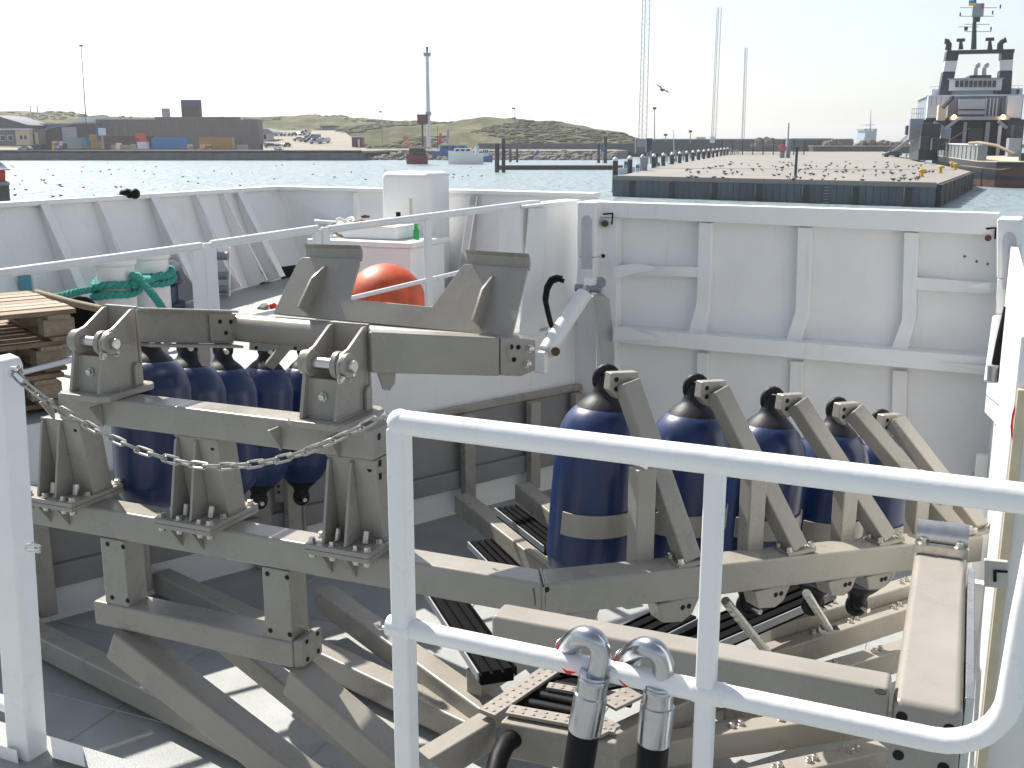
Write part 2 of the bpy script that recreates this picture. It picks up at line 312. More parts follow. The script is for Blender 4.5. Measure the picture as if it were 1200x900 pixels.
for dx in (0, 3.5):
    MB().tube([at(x + dx * .6, y + dx, 9.45) for x, y in ((659, 326), (652, 324), (645, 327), (640, 336), (638, 350), (641, 364), (644, 376), (648, 388))], .02, 10).obj('hose', 'black', t)
MB().cyl(at(647, 386, 9.45), at(643, 398, 9.4), .035).obj('coupling', 'galv', t)
# right side: ram, bracket and column
t = thing('hydraulic_ram', 'white hydraulic cylinder standing upright beside the right hinge post', 'cylinder', at(1168, 450, 7.9))
MB().cyl(at(1173, 372, 8.05), at(1163, 447, 7.85), .06).obj('barrel', 'white', t); MB().cyl(at(1185, 365, 8.1), at(1182, 448, 7.9), .05).obj('second_barrel', 'shipgrey', t)
MB().tube([at(x, y, 7.85) for x, y in ((1182, 360), (1178, 378), (1173, 400), (1168, 425), (1165, 443))], .035, 10).obj('hose', 'black', t)
MB().cyl(at(1164, 428, 7.82), at(1163, 446, 7.82), .04).obj('coupling', 'galv', t)
t = thing('wall_bracket', 'white triangular shelf bracket below the right hydraulic cylinder', 'bracket', at(1170, 500, 7.4))
q = [at(1157, 449, 7.7), at(1186, 449, 7.7), at(1186, 487, 6.9), at(1156, 461, 7.6)]
MB().prism(q, -Z * .02).obj('top_plate', 'white', t); MB().prism([q[3], q[2], q[2] - Z * .16, q[3] - Z * .14], V * .02).obj('front_plate', 'white', t, .004)
# right-hand column and wall
C0 = at(1178, 560, 4.6)
t = thing('side_column', 'broad white steel column at the right edge of the picture', 'column', Vector((C0.x, C0.y, 0)))
c0 = Vector((at(1178, 560, 4.3).x, 4.3, 0)); c1 = c0 + V * .9
MB().hexa([c0, c0 + U * .5, c1 + U * .5, c1], [p + Z * 2.62 for p in (c0, c0 + U * .5, c1 + U * .5, c1)]).obj('column_plate', 'white', t, .012)
MB().box(c0 - V * .02 + U * .03 + Z * 1.2, U * .02, V * .018, Z * 1.2).obj('edge_bar', 'cream', t, .004)
MB().prism([hit(x, y, c0 - V * .03, V) for x, y in ((1190, 473), (1186, 485), (1184, 500), (1185, 512), (1187, 520), (1189, 520), (1187, 508), (1187, 495), (1190, 480))], V * .004).obj('red_mark', 'red', t)
t = thing('well_side_wall', 'white steel wall on the right side of the well behind the column', 'wall', c0 + V * 2)
d0 = c1 + U * .06; d1 = Vector((PR_.x, PR_.y, 0)) + PD * .1
MB().hexa([d0, d1, d1 + U * .05, d0 + U * .05], [d0 + Z * 2.55, d1 + Z * 2.62, d1 + U * .05 + Z * 2.62, d0 + U * .05 + Z * 2.55]).obj('plate', 'white', t)
hc = c0 - V * 4 + U * .2; struct(MB().hexa([hc - Z * 3.6, d1 + U * .06 - Z * 3.6, d1 + U * .12 - Z * 3.6, hc + U * .06 - Z * 3.6], [hc - Z * .001, d1 + U * .06 + Z * .3, d1 + U * .12 + Z * .3, hc + U * .06 - Z * .001]).obj('hull', 'white')); struct(MB().hexa([d1 + U * .13 - Z * 3.6, Vector((PL.x, PL.y + .25, -3.6)), Vector((PL.x, PL.y + .3, -3.6)), d1 + U * .13 + Y * .05 - Z * 3.6], [d1 + U * .13 + Y * .2 + Z * .3, Vector((PL.x, PL.y + .25, .3)), Vector((PL.x, PL.y + .3, .3)), d1 + U * .13 + Y * .25 + Z * .3]).obj('hull', 'white'))
for k in range(4):
    a = d0.lerp(d1, .12 + .24 * k); MB().box(a - U * .05 + Z * .5, U * .045, V * .03, Z * .5).obj('stiffener', 'white', t, .004)
MB().hexa([atz(1120, 590, .65), atz(1164, 590, .65), atz(1172, 556, .65), atz(1140, 556, .65)][:4], [p + Z * .02 for p in (atz(1120, 590, .65), atz(1164, 590, .65), atz(1172, 556, .65), atz(1140, 556, .65))]).obj('ledge', 'cream', t)
# camera platform
r0, r1 = atz(20, 440, 2.71), atz(1100, 572, 2.71); RD = (r1 - r0); RD.z = 0; RD.normalize(); RN = nrm(RD)
ZPL = 1.45
e0, e1 = r0 - RD * 1.2, r1 + RD * .9
e0.z = e1.z = ZPL
struct(MB().prism([e0 + RN * .06, e1 + RN * .06, e1 - RN * 3.2, e0 - RN * 3.2], -Z * .06).obj('platform', 'deck'))
# ------------------------------------------------------------------ railings
RAILZ = 2.71
def rp(px, py, off=0): return on(px, py, r0 - RN * off, RD)
def arc(c, a, b, r, k=6, a0=0, a1=90): return [c + a * (r * math.cos(R(a0 + (a1 - a0) * i / k))) + b * (r * math.sin(R(a0 + (a1 - a0) * i / k))) for i in range(k + 1)]
t = thing('guard_rail', 'white tubular guard rail with two rails and rounded end in the foreground', 'railing', Vector((rp(830, 700).x, rp(830, 700).y, ZPL)))
A = rp(469, 493); A.z = RAILZ; Bt = rp(1180, 581); Bt.z = RAILZ
zl = rp(469, 735).z
cz = .13; top = [A + RD * s for s in (0, (Bt - A).length * .5, (Bt - A).length - cz)]
Er = A + RD * ((Bt - A).length - cz) ; low0 = Vector((A.x, A.y, zl))
Lend = rp(1092, 871); Lend.z = zl; ll = (Lend - low0).dot(RD)
upx = RD * 1.0
tip = ll + .105
# top rail runs on past the picture, lower rail bends up and joins it
MB().tube([A + RD * s for s in (0, .3, .6, .9, 1.2, tip + .25)], .032, 18).obj('top_rail', 'rail', t)
lowp = [low0 + RD * s for s in (0, .3, .6, .9, ll)] + arc(low0 + RD * ll + Z * .14, RD, -Z, .14, 8, 90, 0)[1:]
lowp += [low0 + RD * (ll + .147) + Z * .3, low0 + RD * (ll + .165) + Z * (RAILZ - zl)]
MB().tube(lowp, .0265, 16).obj('lower_rail', 'rail', t)
def post(x, y, parent, w=.029, zt=RAILZ - .012, zb=ZPL, off=0):
    p = rp(x, y, off); return MB().box(Vector((p.x, p.y, (zt + zb) / 2)), RD * w, RN * w, Z * ((zt - zb) / 2)).obj('post', 'rail', parent, .008)
post(470, 600, t, .026); post(832, 700, t, .022)
MB().ball(A, .034, n=16, m=10).obj('end_cap', 'rail', t)
for px, py in ((470, 735), (831, 812)): MB().cyl(Vector((rp(px, py).x, rp(px, py).y, zl)) - RD * .036, Vector((rp(px, py).x, rp(px, py).y, zl)) + RD * .036, .0285, .0285, 16).obj('weld_collar', 'rail', t)
MB().tube([rp(449, 487), rp(453, 483), rp(459, 488), rp(454, 493)], .006, 8, True).obj('chain_eye', 'steel', t)
MB().tube([rp(445, 730), rp(440, 731), rp(445, 736), rp(460, 735)], .006, 8).obj('chain_eye', 'steel', t)
# left gate post with its rails
t = thing('gate_post', 'thick white gate post holding the chain at the left edge', 'post', Vector((rp(40, 880).x, rp(40, 880).y, ZPL)))
p0 = rp(15, 425); p1 = rp(45, 893); pw = .046
MB().prism([p1 - RD * .048, p1 + RD * .05, p0 + RD * .046, p0 + RD * .035 + Z * .022, p0 + Z * .03, p0 - RD * .035 + Z * .022, p0 - RD * .05], -RN * .08).obj('post', 'rail', t, .008)
MB().hexa([rp(62, 888, .1), rp(100, 899, .1), rp(100, 899, -.1), rp(62, 888, -.1)], [p + Z * .09 for p in (rp(62, 893, .1), rp(100, 905, .1), rp(100, 905, -.1), rp(62, 893, -.1))]).obj('toe_plate', 'rail', t)
MB().hexa([rp(-40, 880, .1), rp(22, 899, .1), rp(22, 899, -.02), rp(-40, 880, -.02)], [p + Z * .06 for p in (rp(-40, 880, .1), rp(22, 899, .1), rp(22, 899, -.02), rp(-40, 880, -.02))]).obj('toe_plate', 'rail', t)
for y0, y1 in ((626, 640), (813, 832)): MB().cyl(rp(-40, y0 - 6, .04), rp(24, y1, .04), .024).obj('side_rail', 'rail', t)
MB().tube([rp(30, 638, .09), rp(38, 637, .12), rp(47, 641, .12), rp(46, 646, .12), rp(38, 645, .12), rp(30, 644, .09)], .006, 8).obj('chain_eye', 'steel', t)
MB().tube([rp(12, 440, .085), rp(13, 432, .12), rp(22, 430, .12), rp(24, 437, .085)], .007, 8).obj('chain_eye', 'steel', t)
# chain
t = thing('gate_chain', 'bright steel link chain sagging between the two white posts', 'chain', rp(260, 548))
cp = [rp(x, y, .12 if x < 60 else .05) for x, y in ((17, 438), (35, 455), (62, 475), (95, 494), (130, 513), (165, 528), (200, 539), (235, 546), (268, 547), (300, 544), (335, 537), (365, 527), (395, 514), (425, 500), (451, 486))]
seg = []; 
for i in range(len(cp) - 1): seg += [cp[i].lerp(cp[i + 1], k / 40) for k in range(40)]
dist = 0; pts = [seg[0]]; PITCHL = .047
for i in range(1, len(seg)):
    dist += (seg[i] - seg[i - 1]).length
    if dist >= PITCHL: pts.append(seg[i]); dist = 0
lk = []; 
for k in range(16):
    a = 2 * math.pi * k / 16; lk.append(Vector((.0095 * math.cos(a) + (0), .0095 * math.sin(a), 0)) + Vector(((.0205 if math.cos(a) > 1e-6 else -.0205 if math.cos(a) < -1e-6 else 0), 0, 0)))
LINK = MB().tube(lk, .0037, 8, True).mesh('link', paint('chain_steel', (.38, .36, .33), .32, metal=1, var=.3, scale=40))
for i in range(len(pts) - 1):
    d = (pts[i + 1] - pts[i]).normalized(); s = d.cross(Z).normalized(); u = s.cross(d)
    an = R(38 if i % 2 else -48) + random.uniform(-.2, .2); b = s * math.cos(an) + u * math.sin(an); c = d.cross(b)
    m = Matrix((d, b, c)).transposed(); inst('link', LINK, t, (pts[i] + pts[i + 1]) / 2, m)
# railing round the raised deck
t = thing('deck_railing', 'white tube railing along the edge of the raised foredeck', 'railing', Vector((w1.x, w1.y, rdz(w1))))
def wp(px, py, off=.06): return on(px, py, w0 + WN * off, WD)
def seg_rail(x0, y0, x1, y1, r=.032, nm='top_rail', ends=()):
    MB().tube([wp(x0, y0), wp((x0 + x1) / 2, (y0 + y1) / 2), wp(x1, y1)] + [wp(*e) for e in ends], r, 14).obj(nm, 'rail', t)
seg_rail(-60, 328.5, 236, 288.5); seg_rail(247, 286.5, 372, 268); seg_rail(384, 269, 622, 238.5, ends=((630, 238.5), (636, 243), (638, 249)))
seg_rail(-60, 458, 236, 384, .02, 'middle_rail'); seg_rail(247, 381, 372, 354, .02, 'middle_rail'); seg_rail(384, 356, 632, 297, .02, 'middle_rail')
seg_rail(545, 385, 630, 355, .02, 'bottom_rail'); seg_rail(-60, 545, 40, 520, .03, 'bottom_rail')
def wpost(px, yt, w=.035, off=.06):
    p = wp(px, yt, off); zb = rdz(p); return MB().box(Vector((p.x, p.y, (p.z + zb) / 2)), WD * w, WN * .02, Z * ((p.z - zb) / 2 + .01)).obj('post', 'rail', t, .008)
for px, yt, w in ((-35, 325, .04), (231, 291, .05), (245, 286, .05), (371, 270, .035), (381, 267.5, .035), (501, 257, .035), (590, 246, .03)): wpost(px, yt, w)
MB().tube([wp(33, 500), wp(36, 494), wp(44, 491), wp(50, 494), wp(50, 502), wp(42, 506)], .02, 10).obj('bent_hook', 'rail', t)
# ------------------------------------------------------------------ the fender frame
MC = at(637, 685, 4.1)
def m(px, py, off=0): return on(px, py, MC - V * off, U)          # point on the frame's front plane (off = towards the viewer)
WE = at(1154, 628, 5.4); WDv = (WE - MC); Wd = Vector((WDv.x, WDv.y, 0)).normalized(); Wn = nrm(Wd)
FR = thing('mounting_frame', 'large taupe steel fender frame of box beams lying in the well', 'frame', Vector((MC.x, MC.y, 0)))
BW = .15
# inner mitre corner
k = (V * BW - Wn * BW); # solve MC + V*BW + U*s = MC + Wn*BW + Wd*q
den = U.x * (-Wd.y) + U.y * Wd.x
rx, ry = (Wn * BW - V * BW).x, (Wn * BW - V * BW).y
s_ = (rx * (-Wd.y) + ry * Wd.x) / den
MI = MC + V * BW + U * s_
M0 = MC - U * 3.1
def slab(name, top, h, bev=.014, seg=3, parent=FR, mt='taupe'): return MB().prism(top, -Z * h).obj(name, mt, parent, bev, seg)
mb_ = slab('main_beam', [M0, MC - U * .0012, MI - U * .0012, M0 + V * BW], BW)
WI = WE + Wn * BW; MIw = Vector((MI.x, MI.y, MI.z))
wb_ = slab('wing_beam', [MC + Wd * .0012, WE, WI, MIw + Wd * .0012], BW)
for px, py in ((640, 691), (638, 722)): inst('hole', HOLE, wb_, on(px + 1, py, MC - Wn * .001, Wd), aim(-Wn))
# weld seams & rust runs
weld(mb_, MC - Z * .012, MC - Z * (BW - .01), .006); weld(mb_, MC + V * .01 + Z * .0, MI + Z * 0, .005)
MB().prism([m(624, 689, .0015), m(626, 689, .0015), m(628, 708, .0015), m(627, 711, .0015)], V * .001).obj('rust_run', 'rust', mb_)
for x in (577, 580): MB().prism([atz(x, 666 + (x - 577) * .5, MC.z + .0012) + d for d in (Vector(), Vector((.012, 0, 0)), Vector((.014, -.006, 0)), Vector((0, -.008, 0)))], Z * .0008).obj('rust_spot', 'rust', mb_)
# shelf plate under the corner and the front cross beam towards the right-hand box beam
BXn = at(1046, 820, 2.95)                                     # near top-left corner of the right box beam
XB1 = BXn - Z * .02; 
xb = [on(575, 716, XB1, U), on(1042, 817, XB1, U)]; zx = on(800, 763, XB1, U).z
for p in xb: p.z = zx
slab('cross_beam', [xb[0], xb[1], xb[1] + V * .12, xb[0] + V * .12], .15, .016)
MB().cyl(atz(1032, 811, zx + .001), atz(1032, 811, zx + .001) + Z * .002, .018).obj('drain_hole', 'hole', FR)
# upper beam
uz = m(208, 477, -.0).z; UB0, UB1 = m(66, 459), m(427, 643, .10) + V * .10
for p in (UB0, UB1): p.z = uz
ub_ = slab('upper_beam', [UB0, UB1, UB1 + V * BW, UB0 + V * BW], .14)
# pedestals between main and upper beam
zb = MC.z
def pedestal(px_corner, slots=False):
    c = m(*px_corner, .10); c.z = zb + .046                    # front right corner of the flange plate
    L = lambda u, v, z: c + U * u + V * v + Z * z
    top = uz - .141 - c.z; pw = -.31
    ped = MB().hexa([L(-.245, .165, .001), L(0, .165, .001), L(0, .30, .001), L(-.245, .30, .001)], [L(-.245, .115, top), L(0, .115, top), L(0, .25, top), L(-.245, .25, top)]).obj('pedestal', 'taupe', FR, .006)
    for dz in (0, -.0235): MB().prism([L(pw, 0, dz), L(.02, 0, dz), L(.02, .37, dz), L(pw, .37, dz)], -Z * .022).obj('flange_plate', 'taupe', ped, .003)
    for u in (-.238, -.125):
        MB().prism([L(u, .163, .002), L(u, .03, .002), L(u, .035, .02), L(u, .10, top - .02), L(u, .114, top - .01)], U * .014).obj('gusset', 'taupe', ped, .002)
    weld(ped, L(-.245, .163, .003), L(0, .163, .003)); weld(ped, L(.001, .165, .003), L(.001, .30, .003)); weld(ped, L(-.245, .113, top - .003), L(0, .113, top - .003)); weld(ped, L(-.123, .04, .003), L(-.123, .16, .003))
    for u, v in ((-.285, .03), (-.18, .03), (-.06, .03), (-.005, .03), (-.285, .11), (-.005, .13), (-.005, .34)):
        inst('bolt', BOLT, ped, L(u, v, .0005), aim(Z))
        if v < .06: inst('bolt', BOLT, ped, L(u, v, -.046), aim(-Z))
    for u in (-.245, -.12):
        MB().prism([L(u, .099, -.046), L(u, .015, -.046), L(u, .099, -.165)], U * .014).obj('lower_gusset', 'taupe', ped, .002)
    inst('hole', HOLE, ped, L(-.035, .122, top - .045), aim(-V))
    MB().cyl(L(-.19, .09, .005), L(-.185, .095, .06), .017, .014, 8).obj('eye_nut', 'bolt', ped); MB().cyl(L(-.06, .11, .005), L(-.055, .115, .06), .017, .014, 8).obj('eye_nut', 'bolt', ped)
    if slots:
        for z in (top + .10, top - .02, top - .08): MB().box(L(.0015, .15, z), U * .002, V * .01, Z * .014).obj('slot', 'hole', ped)
    return c
pedestal((79, 580)); pedestal((241, 607)); PC3 = pedestal((427, 643), True)
# small gussets below the upper beam at the brackets
for px, py in ((62, 480), (119, 488), (327, 515), (395, 530)):
    g = m(px, py); g.z = uz - .031
    MB().prism([g - V * .001, g - V * .085, g - V * .001 - Z * .115], U * .012).obj('under_gusset', 'taupe', FR, .002)
# clevis brackets
def clevis(px, py):
    c = m(px, py, .10); c.z = uz + .032; o = c - U * .155 + V * .19      # centre of base plate top
    L = lambda u, v, z: o + U * u + V * v + Z * z
    k = MB().prism([L(-.155, -.15, -.03), L(-.115, -.19, -.03), L(.115, -.19, -.03), L(.155, -.15, -.03), L(.155, .15, -.03), L(.115, .19, -.03), L(-.115, .19, -.03), L(-.155, .15, -.03)], Z * .03).obj('clevis', 'taupe', FR, .006)
    for u in (-.094, .078):
        MB().prism([L(u, -.155, .001), L(u, -.115, .18), L(u, -.12, .255), L(u, -.08, .29), L(u, -.03, .30), L(u, .10, .375), L(u, .125, .375), L(u, .125, .001)], U * .018).obj('cheek_plate', 'taupe', k, .004)
        s = 1 if u > 0 else -1; b0 = L(u + (.018 if s > 0 else 0), -.065, .235)
        MB().cyl(b0, b0 + U * (.022 * s), .055, n=24).obj('boss', 'taupe', k, .004)
        MB().cyl(L(u - s * .03, -.065, .235), L(u - s * .002, -.065, .235), .06, n=24).obj('lug', 'taupe', k, .004)
    MB().prism([L(-.075, -.11, .001), L(.077, -.11, .001), L(.077, -.085, .17), L(-.075, -.085, .17)], V * .014).obj('web_plate', 'taupe', k, .003)
    MB().prism([L(-.10, .127, .001), L(.10, .127, .001), L(.10, .127, .385), L(-.10, .127, .385)], V * .016).obj('back_plate', 'taupe', k, .004)
    MB().cyl(L(-.125, -.065, .235), L(.145, -.065, .235), .027, n=20).obj('pin', 'steel', k, .004)
    weld(k, L(.098, -.15, .003), L(.098, .12, .003)); weld(k, L(-.07, -.112, .003), L(.07, -.112, .003)); weld(k, L(-.075, -.105, .01), L(-.075, -.085, .165))
    for v, z in ((-.115, .185), (-.03, .185)): inst('bolt', BOLT, k, L(.0965, v, z), aim(U))
    inst('bolt', BOLT, k, L(0, -.098, .095), aim(-V))
    MB().prism([L(.10, .07, .0), L(.10, .12, .0), L(.10, .12, .09), L(.10, .105, .115), L(.10, .085, .11), L(.10, .072, .09)], U * .016).obj('lifting_lug', 'taupe', k, .003)
    return o
CA = clevis(121, 461); CB = clevis(403, 501)
# lower hanging frame under the main beam
lz = m(125, 706).z
for pl_, pr_ in ((123, 150), (308, 340)):
    a, b = m(pl_, 700), m(pr_, 700)
    p = MB().hexa([Vector((q.x, q.y, lz - .02)) for q in (a, b, b + V * .14, a + V * .14)], [Vector((q.x, q.y, zb - BW - .001)) for q in (a, b, b + V * .14, a + V * .14)]).obj('hanger_post', 'taupe', FR, .008)
    for px in (pl_ + 4, pr_ - 5):
        for zz in (zb - BW - .03, lz + .035):
            q = m(px, 650, .001); inst('hole', HOLE, p, Vector((q.x, q.y, zz)), aim(-V))
L0, L1 = m(112, 720), m(345, 760)
for p in (L0, L1): p.z = lz
slab('lower_rail', [L0 - V * .012, L1 - V * .012, L1 + V * .15, L0 + V * .15], .13)
c = m(345, 760); c.z = lz
MB().hexa([c + U * .002 - V * .014 - Z * .13, c + U * .05 - V * .0 - Z * .12, c + U * .05 + V * .16 - Z * .12, c + U * .002 + V * .15 - Z * .13], [c + U * .002 - V * .014 + Z * .01, c + U * .05 + Z * .02, c + U * .05 + V * .16 + Z * .02, c + U * .002 + V * .15 + Z * .01]).obj('corner_block', 'taupe', FR, .01)
for v, z in ((.03, .0), (.03, -.09), (.12, .0), (.12, -.09)): inst('hole', HOLE, FR, c + U * .051 + V * v + Z * z, aim(U))
def bm_(name, p0, p1, w, h, bev=.014, up=Z, mt='taupe', parent=FR): return MB().beam(p0, p1, w, h, up).obj(name, mt, parent, bev, 3)
bm_('brace', at(140, 750, 5.02), at(450, 990, 4.35), .14, .17); bm_('brace', at(347, 792, 4.62), at(600, 1010, 3.95), .15, .15)
bm_('inner_brace', at(255, 742, 5.3), at(470, 915, 4.75), .10, .12)
# floor ribs running from the wall to the middle
def rib_(name, a, b, w=.15, h=.16, z=None, za=.2, zb_=.2, ext=0):
    p, q = atz(*a, za), atz(*b, zb_); d = (q - p).normalized(); p = p - d * ext; s = Vector((-d.y, d.x, 0)).normalized()
    if s.y < 0: s = -s
    return slab(name, [p, q, q + s * w, p + s * w], h, .014)
rib_('floor_rib', (0, 725), (300, 874), ext=.6); rib_('floor_rib', (178, 672), (548, 848)); rib_('floor_rib', (368, 690), (563, 832), za=.34, zb_=.3)
rib_('floor_rib', (532, 580), (660, 680), za=.42, zb_=.36); rib_('floor_rib', (603, 567), (700, 645), za=.42, zb_=.36)
# wall-side members: plates, horizontal beam and uprights of the ribs
wq = lambda px, py, off: on(px, py, w0 - WN * off, WD)
wz = lambda px, z, off: Vector((*(wl_(px) - WN * off).xy, z))
wlen = [-60, 690]
a, b = wz(-60, .28, .10), wz(690, .28, .10)
MB().hexa([a, b, b + WN * .08, a + WN * .08], [p + Z * .17 for p in (a, b, b + WN * .08, a + WN * .08)]).obj('wall_beam', M['shaded_taupe'] if 'shaded_taupe' in M else paint('shaded_taupe', (.22, .22, .215), .45, var=.08), FR, .012, 3)  # beam and plate: taupe darkened, shade under the overhang put into the colour
a, b = wz(-60, .4515, .05), wz(690, .4515, .05)
MB().hexa([a, b, b + WN * .03, a + WN * .03], [p + Z * .52 for p in (a, b, b + WN * .03, a + WN * .03)]).obj('wall_plate', paint('shaded_taupe', (.22, .22, .215), .45, var=.08), FR, .003)  # same darkened grey, overhang shade painted in
a, b = wz(-60, .98, .075), wz(690, .98, .075)
MB().hexa([a, b, b + WN * .06, a + WN * .06], [p + Z * .06 for p in (a, b, b + WN * .06, a + WN * .06)]).obj('wall_ledge', 'taupe', FR, .006)
for px in (10, 130, 318, 420, 530, 608, 660):
    p = wz(px, .12, .19); MB().hexa([p, p + WD * .12, p + WD * .12 + WN * .085, p + WN * .085], [q + Z * .86 for q in (p, p + WD * .12, p + WD * .12 + WN * .085, p + WN * .085)]).obj('wall_upright', 'taupe', FR, .01, 3)
# ribs of the right half and the box beam at the right
RT0, RT1 = atz(905, 733, .45), atz(1100, 674, .45)
for (a, b, z0) in (((905, 735), (1100, 676), .5), ((880, 773), (1095, 704), .42), ((850, 823), (1075, 757), .36), ((760, 873), (1045, 833), .36), ((700, 878), (905, 850), .3), ((840, 925), (1045, 880), .3)):
    p, q = atz(*a, z0), atz(*b, z0); d = (q - p).normalized(); s = Vector((-d.y, d.x, 0))
    r = slab('floor_rib', [p, q, q + s * .12, p + s * .12], .15, .012)
    for f in (.35, .55, .8): inst('bolt', BOLT, r, p.lerp(q, f) + s * .06, aim(Z)); inst('bolt', BOLT, r, p.lerp(q, f + .04) + s * .07, aim(Z))
# centre ladder: perforated strips with black rubber bars between them
lzv = .55
RIVET = MB().lathe(Vector(), Z, [(0, .011), (.003, .009), (.005, .003)], 8).mesh('rivet', 'taupe')
def strip(a, b, w, h, nm='perforated_strip', z=lzv, mt='galv'):
    p, q = atz(*a, z), atz(*b, z); d = (q - p).normalized(); s = Vector((-d.y, d.x, 0))
    s = s if s.y > 0 else -s
    r = slab(nm, [p, q, q + s * w, p + s * w], h, .003, 1, FR, mt); return r, p, q, s
STR = mat('zinc_strip', (.30, .27, .24), .55, .2, var=.15, scale=20)
for a, b, w in (((580, 838), (662, 782), .11), ((592, 835), (720, 858), .09), ((640, 805), (700, 815), .06), ((690, 868), (728, 850), .12), ((722, 830), (760, 812), .12)):
    r, p, q, s = strip(a, b, w, .02, mt=STR)
    n = max(2, int((q - p).length / .055))
    for i in range(n):
        for j in (.28, .72): inst('rivet', RIVET, r, p.lerp(q, (i + .5) / n) + s * (w * j) + Z * .0005, aim(Z))
for a, b in (((600, 822), (700, 842)), ((628, 800), (740, 822)), ((654, 782), (760, 803)), ((612, 812), (705, 832))):
    p, q = atz(*a, lzv - .06), atz(*b, lzv - .06); MB().cyl(p, q, .035, n=14).obj('rubber_bar', 'black', FR)
rib_('spine_beam', (480, 905), (582, 843), .12, .17, za=.5, zb_=.5); rib_('spine_beam', (586, 846), (722, 872), .10, .2, za=.52, zb_=.52)
rib_('spine_beam', (722, 862), (905, 775), .10, .16, za=.45, zb_=.45)
rib_('spine_beam', (565, 790), (650, 735), .12, .16, za=.45, zb_=.45)
MB().tube([at(x, y, d) for x, y, d in ((578, 915, 4.6), (584, 890, 4.7), (592, 872, 4.8), (604, 864, 4.9))], .05, 12).obj('rubber_tube', 'black', FR)
# ribbed black rubber pads
PADM = mat('pad_rubber', (.007, .007, .0075), .85, var=.3, scale=14, spec=.06)
def pad(c0, c1, w, z0, z1, n=3):
    p, q = atz(*c0, z0), atz(*c1, z1); d = (q - p).normalized(); s = d.cross(Z).normalized(); u = s.cross(d)
    pd = MB().box((p + q) / 2, (q - p) / 2, s * (w / 2), u * .03).obj('rubber_pad', PADM, FR, .006)
    for i in range(n):
        o = s * (w * ((i + .5) / n - .5)) + u * .036
        MB().box((p + q) / 2 + o, (q - p) / 2, s * (w / n * .36), u * .014).obj('ridge', PADM, pd, .006)
    for sg in (-1, 1):
        o = s * (sg * (w / 2 + .012)) + u * .025; MB().box((p + q) / 2 + o, (q - p) / 2, s * .005, u * .025).obj('edge_strip', 'galv' if sg > 0 else PADM, pd, .002)
pad((512, 690), (583, 795), .19, .5, .55); pad((562, 640), (612, 690), .15, .62, .6); pad((592, 600), (650, 645), .15, .62, .6)
pad((735, 790), (960, 694), .22, .62, .62); pad((725, 762), (800, 725), .22, .66, .66); pad((650, 800), (790, 772), .3, .42, .42)
# gusset plates under the wing beam, with holes
for px, py, sc in ((672, 735, 1), (795, 716, .9), (905, 697, .85), (987, 688, .75), (1030, 681, .7)):
    b = on(px, py, MC + Wn * .02, Wd); w = .13 * sc
    zt = MC.z + (WE.z - MC.z) * ((b - MC).dot(Wd) / WDv.xy.length) - BW - .002
    q = Vector((b.x, b.y, zt))
    gp = MB().prism([q - Wd * w, q + Wd * w * 1.1, q + Wd * w * .7 - Z * .10 * sc, q + Wd * w * .2 - Z * .13 * sc, q - Wd * w * .7 - Z * .11 * sc], Wn * .10).obj('gusset_block', 'taupe', FR, .008)
    for o in (.2, .5): inst('hole', HOLE, gp, q + Wd * (w * o) - Z * .05 * sc - Wn * .001, aim(-Wn))
# tie rods
for a, b in (((850, 704, 4.6), (908, 776, 4.9)), ((945, 695, 5.0), (972, 738, 5.3))):
    p, q = at(*a), at(*b); tr = MB().cyl(p, q, .022, n=10).obj('tie_rod', 'steel', FR); MB().box(q, X * .05, Y * .03, Z * .012).obj('foot', 'steel', tr, .003)
    for f in (0.08, .16, .24): inst('bolt', BOLT_S, tr, p.lerp(q, f) - V * .022, aim(-V))
